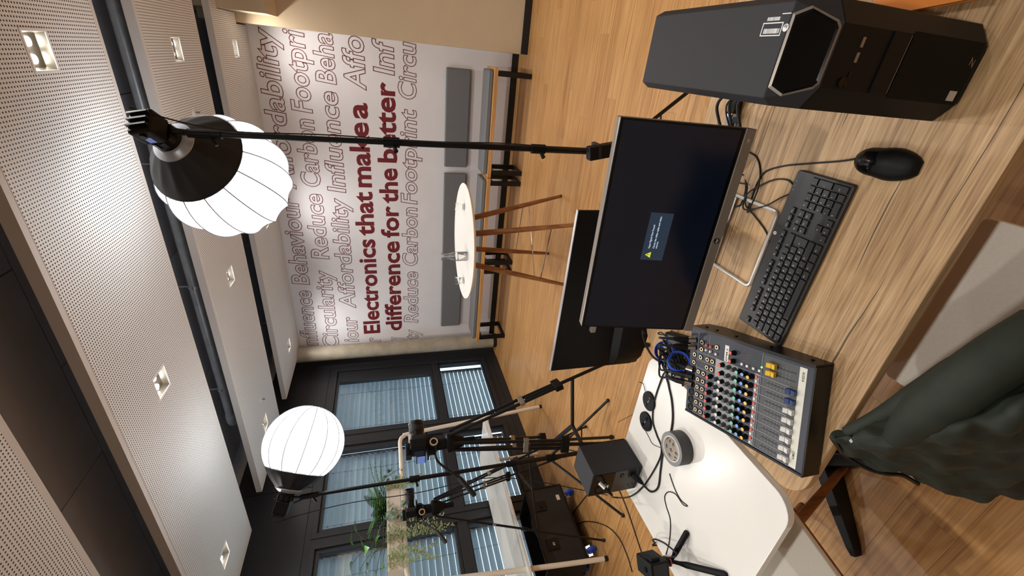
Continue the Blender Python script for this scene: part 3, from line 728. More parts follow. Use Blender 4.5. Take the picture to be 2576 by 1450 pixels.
def camera(label, at, hd, sd, lens_r, lens_l, s=1.0, screen=True):
    t = thing('video_camera', label, 'camera', at, group='cameras on tripods')
    R = Matrix((sd, hd, V((0, 0, 1)))).transposed()
    W_ = lambda x, y, z: at+sd*x*s+hd*y*s+V((0, 0, z*s))
    body = obj('camera_body', G().box(W_(0, 0, .049), (.13*s, .062*s, .096*s), R), 'm_black_plastic', t, bevel=.008*s)
    obj('hand_grip', G().box(W_(.052, .034, .046), (.03*s, .034*s, .088*s), R), 'm_rubber', t, bevel=.010*s)
    obj('viewfinder', G().box(W_(0, -.012, .108), (.05*s, .075*s, .03*s), R), 'm_black_plastic', t, bevel=.007*s)
    obj('eyecup', G().box(W_(0, -.056, .106), (.044*s, .016*s, .034*s), R), 'm_rubber', t, bevel=.004*s)
    obj('top_dial', G().cyl(W_(.045, 0, .097), W_(.045, 0, .109), .012*s, n=14), 'm_black_metal', t)
    obj('rear_display', G().box(W_(-.012, -.0325, .045), (.078*s, .003*s, .058*s), R), 'm_screen', t)
    g = [(.030*s, 0), (.036*s, .012*s), (lens_r*.86, .03*s), (lens_r*.9, lens_l*.42), (lens_r, lens_l*.5), (lens_r, lens_l*.8), (lens_r*1.06, lens_l*.84), (lens_r*1.06, lens_l), (lens_r*.9, lens_l), (lens_r*.86, lens_l*.93), (.0001, lens_l*.92)]
    ln = obj('lens', G().lathe(g, 28, axisM(W_(0, .03, .05), hd)), 'm_black_metal', t, True, ang=.4)
    obj('zoom_ring', G().lathe([(lens_r*.9, lens_l*.42+.002), (lens_r*1.03, lens_l*.55), (lens_r*1.03, lens_l*.74), (lens_r*.99, lens_l*.76)], 32, axisM(W_(0, .03, .05), hd)), 'm_rubber', ln, True, ang=.5)
    if screen:
        sc = obj('flip_screen', G().box(W_(-.115, -.03, .03), (.075*s, .008*s, .058*s), R @ Matrix.Rotation(.25, 3, 'Z')), 'm_black_plastic', t, bevel=.002)
        obj('picture', G().box(W_(-.115, -.0352, .03), (.066*s, .001*s, .048*s), R @ Matrix.Rotation(.25, 3, 'Z')), 'm_lcd', sc)
    return t
b1 = V((-2.20, 1.96, 0))
aim1 = (TC-b1); aim1.z = 0
h1 = PY(1195, 1248, 1.72)
top1, hd1, sd1 = tripod('sturdy black tripod with twin-tube legs beside the white table', b1, [(.53, .15), (.06, -.30), (-.48, .25)], 1.41, aim1, h1, 1.1)
camera('mirrorless video camera with a wide lens and flip-out screen on the nearer tripod', top1, hd1, sd1, .047, .13, 1.05)
b2 = V((-3.40, 2.36, 0))
aim2 = (TC-b2); aim2.z = 0
h2 = PY(1122, 1366, 2.05)
top2, hd2, sd2 = tripod('slimmer black tripod standing before the planter and window', b2, [(-.25, -.43), (.42, .26), (-.28, .52)], 1.455, aim2, h2, .85)
camera('small black camera with a long lens facing the benches beside the planter', top2, hd2, sd2, .036, .15, .92, False)
# ================================================================== WHITE WINDOW DESK WITH PLANT RAIL
t = thing('white_desk', 'long white desk with a tall white tube frame by the windows', 'desk', (-3.75, 2.75, 0))
obj('desk_top', G().prism(rrect(-4.54, -3.68, 1.72, 3.66, .12), .712, .738), 'm_white_lam', t, bevel=.003)
path = smooth([(-3.728, 3.686, .03), (-3.735, 3.645, .5), (-3.748, 3.55, 1.55), (-3.75, 3.52, 1.66), (-3.75, 3.46, 1.70), (-3.75, 3.3, 1.703), (-3.75, 2.75, 1.705), (-3.75, 2.25, 1.705), (-3.75, 2.06, 1.70), (-3.75, 2.0, 1.66), (-3.752, 1.97, 1.55), (-3.762, 1.875, .5), (-3.766, 1.839, .03)], 5)
fr = obj('tube_frame', G().tube(path, .021, 12), 'm_cream', t, True, ang=1.2)
for p in ((-3.728, 3.688), (-3.766, 1.837)): obj('foot_cap', G().cyl((p[0], p[1], 0), (p[0], p[1], .034), .022, n=14), 'm_black', fr)
for yy in (3.56, 1.85): obj('rear_leg', G().cyl((-4.42, yy, 0), (-4.42, yy, .712), .02, n=12), 'm_cream', t)
obj('cross_tube', G().cyl((-3.75, 3.40, 1.60), (-3.75, 3.54, 1.60), .014, n=10), 'm_cream', t)
obj('cross_tube', G().cyl((-4.40, 1.89, .69), (-3.76, 1.89, .69), .014, n=10), 'm_cream', t)
obj('cross_tube', G().cyl((-4.40, 3.56, .69), (-3.75, 3.625, .69), .014, n=10), 'm_cream', t)
# planter
t = thing('planter_box', 'cream planter box on the white tube rail', 'planter', (-3.86, 2.52, 1.727))
g = G(); x0, x1, y0, y1, z0, z1 = -3.99, -3.735, 2.10, 2.955, 1.728, 1.852; w = .012
g.bb(x0, x1, y0, y1, z0, z0+w); g.bb(x0, x0+w, y0, y1, z0+w, z1); g.bb(x1-w, x1, y0, y1, z0+w, z1); g.bb(x0+w, x1-w, y0, y0+w, z0+w, z1); g.bb(x0+w, x1-w, y1-w, y1, z0+w, z1)
obj('box_shell', g, 'm_cream', t)
obj('front_lip', G().bb(x1, x1+.006, y0, y1, z1-.022, z1-.008), 'm_cream', t)
obj('soil', G().bb(x0+w, x1-w, y0+w, y1-w, z0+w, z1-.02), 'm_soil', t)
def leaf_g(base, d, up, ln, wd, fold=.15, n=5):
    """ovate leaf as a small bent surface"""
    base, d, up = V(base), V(d).normalized(), V(up)
    sd = d.cross(up)
    if sd.length < 1e-3: sd = d.orthogonal()
    sd.normalize(); nn = sd.cross(d)
    rows = []
    for i in range(n+1):
        a = i/n; w_ = wd*math.sin(math.pi*(a**.75))*.5 if i < n else .0004
        c = base+d*ln*a-nn*ln*.28*a*a
        rows.append([c-sd*w_+nn*w_*fold*2, c, c+sd*w_+nn*w_*fold*2])
    return G().grid(rows)
rnd = random.Random(3)
# fern
t = thing('fern_plant', 'bushy dark green fern growing from the planter box', 'plant', (-3.86, 2.78, 1.83))
for k in range(17):
    a = 2*math.pi*k/17+rnd.uniform(-.2, .2); ln = rnd.uniform(.26, .40); el = rnd.uniform(.5, 1.35)
    d = V((math.cos(a)*math.cos(el), math.sin(a)*math.cos(el), math.sin(el))); b = V((-3.86+.03*math.cos(a), 2.78+.03*math.sin(a), 1.825)); g = G()
    pts = [b+d*ln*q+V((math.cos(a), math.sin(a), -.9))*ln*.38*q*q for q in [i/12 for i in range(13)]]
    g.tube(pts, .0018, 4)
    for i in range(1, 13):
        p = pts[i]; tg = (pts[i]-pts[i-1]).normalized(); sd = tg.cross(V((0, 0, 1))).normalized(); w_ = .062*math.sin(math.pi*(i/13)**.8)+.006
        for s_ in (-1, 1):
            e = p+(sd*s_*.9+tg*.45)*w_-V((0, 0, .2))*w_; m_ = (p+e)/2; q = tg*.008
            g.add([p-q, m_-q*1.3, e, m_+q*1.3, p+q], [(0, 1, 2, 3, 4)])
    obj('frond', g, 'm_fern', t, kind='stuff')
# broad-leaved plant
t = thing('broad_leaf_plant', 'light green broad-leaved plant with long stems in the planter', 'plant', (-3.86, 2.42, 1.83))
for (dx, dy, dz, s_) in ((.03, -.02, .30, .105), (.08, .08, .27, .10), (.02, -.14, .30, .09), (.10, -.20, .17, .085), (.10, -.10, .20, .09), (.04, .0, .20, .085), (.06, .05, .15, .08), (.11, -.26, .06, .06), (.02, -.24, .11, .085), (-.05, -.1, .24, .08), (.12, -.02, .12, .07)):
    b = V((-3.86+rnd.uniform(-.03, .03), 2.42+rnd.uniform(-.03, .03), 1.83)); e = b+V((dx, dy, dz))
    st = obj('stem', G().tube(smooth([b, b+V((dx*.3, dy*.3, dz*.7)), e], 5), .0025, 5), 'm_stem', t)
    obj('leaf', leaf_g(e, V((dx+.05, dy+rnd.uniform(-.1, .1), rnd.uniform(-.12, .12))), (0, 0, 1), s_*1.15, s_*.85), 'm_pothos', st, True, ang=2)
# ivy at the corner
t = thing('ivy_plant', 'small dark ivy climbing over the end of the planter', 'plant', (-3.80, 2.93, 1.83))
for k in range(26):
    b = V((-3.80+rnd.uniform(-.05, .09), 2.93+rnd.uniform(-.03, .16), 1.83+rnd.uniform(-.12, .10)))
    if b.y < 2.965: b.z = max(b.z, 1.84); b.x = max(b.x, -3.73) if b.z < 1.86 else b.x
    obj('leaf', leaf_g(b, (rnd.uniform(-.4, 1), rnd.uniform(-.6, .6), rnd.uniform(-.6, .5)), (0, .1, 1), rnd.uniform(.03, .05), rnd.uniform(.028, .045)), 'm_ivy', t)
obj('runner', G().tube(smooth([(-3.82, 2.90, 1.83), (-3.74, 2.98, 1.87), (-3.73, 3.04, 1.80), (-3.73, 3.08, 1.72)], 5), .0025, 5), 'm_stem', t)
# round-leaved peperomia
t = thing('round_leaf_plant', 'pale round-leaved plant spilling over the middle of the planter', 'plant', (-3.75, 2.63, 1.83))
for k in range(22):
    z_ = rnd.uniform(1.69, 1.86); b = V((-3.72+rnd.uniform(0, .03), 2.61+rnd.uniform(-.09, .10), z_))
    obj('leaf', leaf_g(b, (.35, rnd.uniform(-.4, .4), rnd.uniform(-.9, .2)), (1, 0, .4), rnd.uniform(.035, .05), rnd.uniform(.04, .05)), 'm_peperomia', t)
obj('stem', G().tube([(-3.77, 2.63, 1.83), (-3.745, 2.63, 1.87), (-3.715, 2.62, 1.84), (-3.715, 2.61, 1.70)], .0025, 5), 'm_stem', t)
# trailing vines
for (yc, sp, zs, nv, lab) in ((2.90, .06, 1.36, 5, 'pale trailing vine hanging from the planter end with the ivy'), (2.40, .09, 1.26, 8, 'pale trailing vine hanging below the broad-leaved plant'), (2.20, .08, 1.42, 6, 'pale trailing vine at the planter end away from the ivy')):
    t = thing('trailing_plant', lab, 'plant', (-3.75, yc, 1.84), group='trailing vines on the planter')
    for k in range(nv):
        yv = yc+rnd.uniform(-sp, sp); ze = zs+rnd.uniform(0, .3)
        g = G(); pts = [V((-3.76, yv, 1.835)), V((-3.735, yv, 1.868)), V((-3.716, yv, 1.84))]
        nn = 14
        for i in range(1, nn+1): pts.append(V((-3.714+.004*math.sin(i+k), yv+.012*math.sin(i*.7+k*2), 1.84-(1.84-ze)*i/nn)))
        g.tube(pts, .0012, 4)
        for i in range(2, len(pts)):
            for s_ in (-1, 1):
                g.merge(leaf_g(pts[i]+V((0, 0, rnd.uniform(-.015, .015))), (.5, s_*rnd.uniform(.4, 1), rnd.uniform(-.6, .3)), (1, 0, .3), rnd.uniform(.018, .027), rnd.uniform(.013, .02), n=3))
        obj('vine', g, 'm_vine', t, kind='stuff')
# ================================================================== ROAD CASE
t = thing('road_case', 'open black road case on blue casters under the white desk', 'case', (-3.845, 2.674, 0), math.radians(-93.8))
L_, D_, H_, zb = .756, .46, .386, .12      # local x along front, y = -depth
w = .02; g = G()
g.bb(0, L_, -D_, 0, zb, zb+w); g.bb(0, L_, -w, 0, zb+w, zb+H_); g.bb(0, L_, -D_, -D_+w, zb+w, zb+H_); g.bb(0, w, -D_+w, -w, zb+w, zb+H_); g.bb(L_-w, L_, -D_+w, -w, zb+w, zb+H_)
obj('case_shell', g, 'm_case', t, world=False)
for (a, b) in (((0, 0, zb), (L_, 0, zb)), ((0, 0, zb+H_), (L_, 0, zb+H_)), ((0, 0, zb), (0, 0, zb+H_)), ((L_, 0, zb), (L_, 0, zb+H_))):
    obj('edge_profile', G().bar(a, b, .014, .014), 'm_black_metal', t, world=False)
for xx in (.19, .56):
    lt = obj('latch', G().box((xx, .006, zb+H_*.72), (.10, .010, .11)), 'm_black_metal', t, world=False, bevel=.003)
    obj('latch_wing', G().box((xx+.005, .015, zb+H_*.70), (.030, .012, .022)), 'm_chrome' if xx > .4 else 'm_black_metal', lt, world=False)
obj('maker_plate', G().box((.13, .002, zb+.07), (.055, .003, .035)), 'm_core', t, world=False)
for (xx, yy) in ((.09, -.05), (.67, -.05), (.09, -.40), (.67, -.40)):
    cs = obj('caster_fork', G().box((xx, yy, zb-.012), (.07, .07, .02)).bar((xx-.022, yy, zb-.01), (xx-.022, yy+.03, .05), .006, .05, (1, 0, 0)).bar((xx+.022, yy, zb-.01), (xx+.022, yy+.03, .05), .006, .05, (1, 0, 0)), 'm_chrome', t, world=False)
    cs['kind'] = 'stuff'
    obj('caster_wheel', G().lathe([(.012, -.014), (.046, -.014), (.05, -.008), (.05, .008), (.046, .014), (.012, .014)], 24, axisM((xx, yy+.03, .05), (1, 0, 0))), 'm_blue', cs, True, world=False, ang=.5)
for k in range(6):
    pts = [(.08+.11*k+rnd.uniform(-.04, .04)*1, -.06-.05*i+rnd.uniform(-.02, .02), zb+.26+.06*math.sin(i*1.3+k)) for i in range(7)]
    obj('packed_cable', G().tube(smooth(pts, 5), .008, 6), 'm_rubber', t, True, world=False)
obj('packed_bag', G().ball((.22, -.25, zb+.19), 1, 18, 10, (.19, .16, .15)), 'm_black', t, True, world=False)
# ================================================================== WORK DESK
t = thing('work_desk', 'oak-look work desk with rounded corner and cracked grain', 'desk', (-.2, .88, 0))
obj('desk_top', G().prism(rrect(-.95, .85, .487, 1.265, .075, 8), .714, .74), 'm_oak', t, bevel=.002)
for (x, y) in ((-.85, 1.18), (.78, 1.18), (.78, .58), (-.2, 1.2)):
    obj('leg', G().cyl((x, y, 0), (x, y, .714), .022, n=14), 'm_table_leg', t, True)
obj('apron', G().bb(-.8, .78, 1.10, 1.125, .64, .714), 'm_black_metal', t)
# white pedestal table
t = thing('pedestal_table', 'square white table on a black four-arm base', 'table', (-1.322, .83, 0))
obj('table_top', G().prism(rrect(-1.677, -.971, .478, 1.186, .07, 8), .716, .74), 'm_white_lam', t, bevel=.002)
obj('column', G().cyl((-1.322, .83, .06), (-1.322, .83, .70), .03, n=20), 'm_black_metal', t, True)
obj('top_plate', G().bb(-1.48, -1.16, .67, .99, .70, .716), 'm_black_metal', t)
for q in ((-1, -.95), (1, -.95), (-1, .95), (1, .95)):
    d = V((q[0], q[1], 0)).normalized(); sd = V((-d.y, d.x, 0)); c = V((-1.322, .83, 0)); rows = []
    for a, w_, h_ in ((.0, .033, .085), (.2, .028, .06), (.34, .020, .040), (.37, .012, .034)):
        p = c+d*a; rows.append([p-sd*w_+V((0, 0, .0)), p+sd*w_, p+sd*w_*.8+V((0, 0, h_)), p-sd*w_*.8+V((0, 0, h_))])
    g = G().grid(rows, True); g.f.append((12, 13, 14, 15)); obj('base_arm', g, 'm_black_metal', t, bevel=.004)
# ================================================================== CHAIRS AND JACKET
def make_chair():
    t = thing('side_chair', '', 'chair')
    rows = []
    n = 7
    g = G().prism(rrect(-.225, .225, -.20, .21, .014, 4), .432, .452)
    obj('seat', g, 'm_seat', t, world=False, bevel=.004)
    obj('seat_edge', G().prism(rrect(-.219, .219, -.194, .204, .012, 4), .420, .432), 'm_table_leg', t, world=False)
    rows = [[V((x, -.155-.03*(z-.45)/.3-.02*(1-(x/.16)**2), z)) for x in [-.15+.3*i/8 for i in range(9)]] for z in (.50, .56, .62, .68, .70)]
    rb = [[V((p.x, p.y-.014, p.z)) for p in r] for r in rows]
    g = G().grid(rows); g.grid([list(reversed(r)) for r in rb]); k = len(rows)
    nb = len(rows[0])
    loop = rows[0]+[r[-1] for r in rows[1:]]+list(reversed(rows[-1]))[1:]+[r[0] for r in reversed(rows[1:-1])]
    lb = rb[0]+[r[-1] for r in rb[1:]]+list(reversed(rb[-1]))[1:]+[r[0] for r in reversed(rb[1:-1])]
    g.grid([lb+[lb[0]], loop+[loop[0]]])
    obj('backrest', g, 'm_seat', t, True, world=False, ang=.8)
    for sx in (-.16, .16):
        obj('back_post', G().tube([(sx*.6, -.15, .42), (sx*.6, -.19, .52), (sx*.6, -.21, .66)], .010, 8), 'm_table_leg', t, True, world=False)
        lg = obj('leg', G().tube([(sx*.8, .15, .42), (sx*1.03, .31, .008)], [.019, .014], 12), 'm_table_leg', t, True, world=False)
        obj('floor_glide', G().cyl((sx*1.03, .31, 0), (sx*1.03, .31, .010), .014, n=12), 'm_black', lg, world=False)
        lg = obj('leg', G().tube([(sx*.8, -.13, .42), (sx*1.2, -.27, .008)], [.019, .014], 12), 'm_table_leg', t, True, world=False)
        obj('floor_glide', G().cyl((sx*1.2, -.27, 0), (sx*1.2, -.27, .010), .014, n=12), 'm_black', lg, world=False)
    return t
ch = make_chair(); ch.location = (-.432, .405, 0); tag(ch, 'light grey chair with a jacket over its back, facing the keyboard', 'chair', 'light grey chairs')
c2 = copy_tree(ch); c2.location = (-1.524, .491, 0); c2.rotation_euler = (0, 0, math.radians(-9.6)); tag(c2, 'light grey chair on wooden legs pushed under the white table', 'chair', 'light grey chairs')
# jacket draped over the chair back
xs = [2092, 2118, 2150, 2190, 2230, 2270, 2310, 2350, 2390, 2430, 2470, 2510, 2550, 2600, 2660, 2720, 2800, 2900, 3000, 3120]
yt = [1096, 1082, 1066, 1052, 1036, 1010, 982, 958, 926, 903, 893, 884, 862, 800, 770, 760, 745, 735, 735, 760]
yb = [1104, 1136, 1162, 1182, 1192, 1196, 1218, 1236, 1250, 1257, 1261, 1262, 1262, 1262, 1262, 1262, 1258, 1240, 1200, 1130]
rows = []
jr = random.Random(5)
for i, x in enumerate(xs):
    a = min(1, i/15); r = []
    for k in range(17):
        t_ = k/16; y = yt[i]+(yb[i]-yt[i])*t_
        ridge = math.exp(-((t_-.42)/.30)**2)
        z = .79*(1-a)+.70*a + (.015+.13*min(1, a*2.2))*ridge - (.02+.22*min(1, a*1.6))*max(0, t_-.62)/.38 - .10*min(1, a*2)*max(0, .12-t_)/.12
        z += .010*math.sin(t_*19+a*7)*min(1, a*4)+.006*math.sin(a*31+t_*5)*min(1, a*3)
        r.append(PZ(x, y, max(z, .50)))
    rows.append(r)
g = G().grid(rows)
t = thing('jacket', 'dark green padded jacket hanging over the chair back', 'jacket', (-.45, .3, .46))
jo = obj('shell', g, 'm_jacket', t, True, ang=3)
so = jo.modifiers.new('solid', 'SOLIDIFY'); so.thickness = .022; so.offset = -1
sb = jo.modifiers.new('sub', 'SUBSURF'); sb.levels = 2; sb.render_levels = 2
tx = bpy.data.textures.new('folds', 'CLOUDS'); tx.noise_scale = .055; tx.noise_depth = 1
dp = jo.modifiers.new('folds', 'DISPLACE'); dp.texture = tx; dp.strength = .04; dp.mid_level = .5; dp.texture_coords = 'LOCAL'
hem = [rows[i][16]+V((0, 0, .001)) for i in range(0, 7)]
obj('hem_zip', G().tube(smooth([rows[0][8]]+hem[1:], 4), .005, 6), 'm_zip', t, True)
obj('drawcord_tab', G().bar(PZ(2140, 1112, .815), PZ(2150, 1103, .818), .006, .004), 'm_steel', t)
slv = [PZ(x, y, z) for x, y, z in ((2130, 1088, .80), (2200, 1058, .79), (2270, 1020, .78), (2340, 976, .78), (2410, 930, .78), (2480, 905, .77), (2560, 870, .76))]
obj('front_placket', G().tube(smooth(slv, 5), [.012+.012*min(1, i/12) for i in range(31)], 10), 'm_jacket', t, True, ang=3)
sl2 = [PZ(x, y, z) for x, y, z in ((2250, 1105, .845), (2300, 1060, .865), (2370, 1010, .87), (2450, 950, .865), (2540, 890, .84), (2640, 830, .8))]
obj('sleeve', G().tube(smooth(sl2, 6), [.018+.022*min(1, i/10) for i in range(31)], 12), 'm_jacket', t, True, ang=3)
# ================================================================== COMPUTER TOWER
DZ = .74
X0, X1, Y0, Y1, TZ = -.025, .132, .604, 1.03, DZ+.393
t = thing('computer_tower', 'black computer tower with mesh front standing on the desk', 'computer', (.053, .82, DZ))
c = .011
poly = [(X0+c, TZ), (X0, TZ-c*1.6), (X0, DZ+.012), (X1, DZ+.012), (X1, TZ-c*1.6), (X1-c, TZ)]
g = G(); n = len(poly)
g.add([(p[0], .640, p[1]) for p in poly]+[(p[0], Y1, p[1]) for p in poly], [tuple(range(n)), tuple(range(2*n-1, n-1, -1))]+[(i, n+i, n+(i+1) % n, (i+1) % n) for i in range(n)])
obj('chassis', g, 'm_tower', t, bevel=.002)
for x in (X0+.03, X1-.03):
    for y in (.68, .98): obj('rubber_foot', G().cyl((x, y, DZ), (x, y, DZ+.013), .012, n=12), 'm_rubber', t)
plan = [(X0, .639), (X0, .622), (X0+.034, Y0-.006), (X1-.034, Y0-.006), (X1, .622), (X1, .639)]
fb = obj('front_bezel', G().prism(plan, DZ+.008, TZ-.062), 'm_black_plastic', t, bevel=.002)
# bevelled handle block at the top front
hp = [V((X0+c, .640, TZ)), V((X1-c, .640, TZ)), V((X1, .640, TZ-c*1.6)), V((X1, .622, TZ-.062)), V((X1-.034, Y0-.006, TZ-.062)), V((X0+.034, Y0-.006, TZ-.062)), V((X0, .622, TZ-.062)), V((X0, .640, TZ-c*1.6)), V((X0, .640, TZ-.062)), V((X1, .640, TZ-.062))]
obj('top_corner', G().add(hp, [(0, 1, 4, 5), (1, 2, 3, 4), (0, 5, 6, 7), (7, 6, 8), (2, 9, 3), (8, 6, 5, 4, 3, 9), (0, 7, 8, 9, 2, 1)]), 'm_tower', t, bevel=.0015)
A_, B_ = V((0, .640, TZ)), V((0, Y0-.006, TZ-.062)); nh = V((0, -(A_.z-B_.z), A_.y-B_.y)).normalized()*-1
nh = V((0, -.062, .042)).normalized()
def hx(u, v, off): p = A_+(B_-A_)*v; return V((X0+u*(X1-X0), p.y, p.z))+nh*off
hexo = [(.17, .02), (.10, .32), (.20, .88), (.25, .96), (.75, .96), (.80, .88), (.90, .32), (.83, .02)]
hexi = [(.5+(u-.5)*.94, .5+(v-.5)*.90) for u, v in hexo]
k = len(hexo)
g = G().add([hx(u, v, .0006) for u, v in hexo]+[hx(u, v, .003) for u, v in hexi], [(i, (i+1) % k, k+(i+1) % k, k+i) for i in range(k)])
obj('handle_rim', g, 'm_silver', t)
g = G().add([hx(u, v, .0025) for u, v in hexi]+[hx(.5+(u-.5)*.93, .5+(v-.5)*.9, -.0 if 0 else .0012) for u, v in hexi], [(i, (i+1) % k, k+(i+1) % k, k+i) for i in range(k)]+[tuple(range(k, 2*k))])
obj('handle_recess', g, 'm_black_gloss', t)
yf = Y0-.0062
obj('drive_slot', G().bb(X0+.036, X1-.036, yf-.0008, yf, TZ-.205, TZ-.2035), 'm_silver', fb)
obj('drive_cover', G().bb(X0+.034, X1-.034, yf-.002, yf, TZ-.202, TZ-.165), 'm_black_plastic', fb)
for q, ww in ((.30, .014), (.45, .014), (.60, .008), (.70, .008)): obj('usb_port', G().bb(X1-q*.14-.02, X1-q*.14-.02+ww, yf-.001, yf, TZ-.113, TZ-.108), 'm_silver' if ww > .01 else 'm_black_gloss', fb)
obj('power_button', G().cyl((X0+.045, yf-.002, TZ-.10), (X0+.045, yf, TZ-.10), .007, n=16), 'm_black_gloss', fb)
obj('mesh_grille', G().bb(X0+.03, X1-.03, yf-.0015, yf, DZ+.02, TZ-.208), 'm_grille', fb)
obj('sticker', G().bb(X0+.036, X0+.052, yf-.0022, yf-.0014, DZ+.028, DZ+.046), 'm_silver_lt', fb)
g = G(); put_text(g, ('Z', .008, 0), lambda x, z, d: V((x, yf-.0018, DZ+.024+z)), .011, X0+.088, X0+.106, shear=.3); obj('logo_mark', g, 'm_silver', fb)
# label printed on the top, reading from behind
lab = obj('label_print', G().bb(.1045, .1058, .641, .658, TZ, TZ+.0003), 'm_legend', t)
g = G()
for a, b, cc, d in ((.075, .0765, .650, .692), (.0925, .094, .650, .692), (.0765, .0925, .650, .6515), (.0765, .0925, .6905, .692)): g.bb(a, b, cc, d, TZ, TZ+.0003)
br = random.Random(2); y = .654
while y < .687:
    w_ = br.choice((.0006, .0010, .0016)); g.bb(.0785, .0855, y, y+w_, TZ, TZ+.0003); y += w_+br.choice((.0006, .001))
y = .660
while y < .686:
    w_ = br.choice((.0006, .0010, .0016)); g.bb(.0965, .1015, y, y+w_, TZ, TZ+.0003); y += w_+br.choice((.0006, .0009))
g.lathe([(.0055, 0), (.0055, .0003)], 20, Matrix.Translation((.086, .643, TZ)))
o = obj('barcode_print', g, 'm_legend', lab, kind='stuff')
g = G(); put_text(g, ('hp', .008, 0), lambda x, z, d: V((.0895-z, .6395+x, TZ+.0006)), .005, 0, .007, shear=.2); obj('logo_letters', g, 'm_black', lab)
# ================================================================== MONITOR
t = thing('computer_monitor', 'silver-framed monitor with a no-signal message on its screen', 'monitor', (-.393, .93, DZ))
MP = (.841, DZ+.186, .899, DZ+.501)        # bottom y,z  top y,z
uy = V((0, MP[2]-MP[0], MP[3]-MP[1])); HT = uy.length; uy.normalize(); th = .025
ux = V((math.cos(th), math.sin(th), 0)); nz = ux.cross(uy); WD = .5395
MM = Matrix.Identity(4)
for i, a in enumerate((ux, uy, nz)):
    for j in range(3): MM[j][i] = a[j]
o_ = V((-.353, MP[0], MP[1]))
for j in range(3): MM[j][3] = o_[j]
def mp(x, y, z): return MM @ V((x, y, z))
def mbox(x0, x1, y0, y1, z0, z1): return G().bb(x0, x1, y0, y1, z0, z1).tr(MM)
hw = WD/2
obj('housing', mbox(-hw, hw, 0, HT, -.028, -.001), 'm_silver', t, bevel=.003)
obj('screen_surround', mbox(-hw+.0015, hw-.0015, .026, HT-.0015, -.001, .0012), 'm_black_gloss', t)
sc = obj('screen', mbox(-hw+.006, hw-.006, .034, HT-.008, .0012, .0020), 'm_screen', t)
obj('chin', mbox(-hw, hw, 0, .024, -.001, .003), 'm_silver', t, bevel=.001)
g = G().lathe([(.0075, 0), (.0075, .0004)], 24, MM @ Matrix.Translation((0, .012, .003))); lo = obj('logo_disc', g, 'm_black_plastic', t)
g = G(); put_text(g, ('hp', .008, 0), lambda x, y, d: mp(-.0052+x, .0095+y, .0037), .0062, 0, .0104, shear=.2); obj('logo_letters', g, 'm_legend', lo)
obj('power_button', mbox(hw-.03, hw-.022, .010, .0125, .003, .0042), 'm_steel', t)
# on-screen message (screen drawn flat on the panel)
ox0, ox1, oy0_, oy1_ = -.062, .062, .142, .200
os_ = obj('message_box', mbox(ox0, ox1, oy0_, oy1_, .0020, .0023), 'm_osd', sc)
fn = lambda x, y, d: mp(x, y, .0026)
g = G(); put_text(g, ('Input Signal Not Found', .008, 0), lambda x, y, d: mp(x, .1825+y, .0026), .0048, -.030, .031)
put_text(g, ('Check the video cable and video', .008, 0), lambda x, y, d: mp(x, .1705+y, .0026), .0048, -.030, .053)
put_text(g, ('source.', .008, 0), lambda x, y, d: mp(x, .1635+y, .0026), .0048, -.030, -.011)
obj('message_text', g, 'm_osd_text', os_)
tri = obj('warning_triangle', G().add([mp(-.056, .176, .0026), mp(-.040, .176, .0026), mp(-.048, .1905, .0026)], [(0, 1, 2)]), 'm_osd_yellow', os_)
g = G(); put_text(g, ('!', .008, 0), lambda x, y, d: mp(-.049+x, .178+y, .0029), .008, 0, .002); obj('warning_mark', g, 'm_black', tri)
# stand: flat loop foot on the desk, upright behind
fp = [(x, y, DZ+.005) for x, y in rrect(-.508, -.286, .868, 1.06, .014, 4)]
obj('stand_foot', G().tube(fp, .0052, 8, True), 'm_silver_lt', t, True)
obj('stand_foot_plate', G().bb(-.503, -.291, 1.02, 1.058, DZ, DZ+.008), 'm_silver', t)
obj('stand_column', G().bar((-.393, 1.045, DZ+.006), (-.393, .985, DZ+.33), .055, .022, (0, 1, 0)), 'm_silver', t, bevel=.004)
obj('stand_hinge', G().bar((-.393, .985, DZ+.33), (-.370, .900, DZ+.36), .08, .05), 'm_black_plastic', t, bevel=.004)
# ================================================================== BIG DISPLAY SEEN FROM BEHIND
TY = 1.395; tx0, tx1, tz0, tz1 = -1.196, -.457, .640, 1.068
t = thing('flat_display', 'large black flat display seen from behind, on a floor stand', 'display', (-.83, TY, 0))
obj('back_panel', G().bb(tx0, tx1, TY-.008, TY+.006, tz0+.03, tz1), 'm_black_plastic', t, bevel=.002)
obj('front_glass', G().bb(tx0+.004, tx1-.004, TY+.006, TY+.0085, tz0+.034, tz1-.004), 'm_screen', t)
obj('edge_trim', G().bb(tx0-.0012, tx1+.0012, TY-.009, TY+.007, tz1, tz1+.003), 'm_steel', t)
rows = []
for i in range(13):
    a = i/12; x = tx0+.006+(tx1-tx0-.012)*a; e = min(1, min(a, 1-a)*9)**.6
    zt = tz0+.145+.02*math.sin(math.pi*a)
    rows.append([V((x, TY-.008, zt)), V((x, TY-.012-.030*e, zt-.020)), V((x, TY-.012-.042*e, zt-.05)), V((x, TY-.010-.040*e, tz0+.012)), V((x, TY-.006-.02*e, tz0)), V((x, TY-.004, tz0+.02))])
obj('electronics_bulge', G().grid(rows), 'm_black_plastic', t, True, ang=.5)
obj('bulge_end', G().add(rows[0], [(0, 1, 2, 3, 4, 5)]), 'm_black_plastic', t)
obj('bulge_end', G().add(rows[-1], [(5, 4, 3, 2, 1, 0)]), 'm_black_plastic', t)
obj('joystick_tab', G().bb(-.99, -.955, TY-.03, TY-.008, tz0+.262, tz0+.285), 'm_silver', t, bevel=.003)
obj('stand_pole', G().bb(-.86, -.80, TY-.05, TY-.012, .03, .80), 'm_black_metal', t)
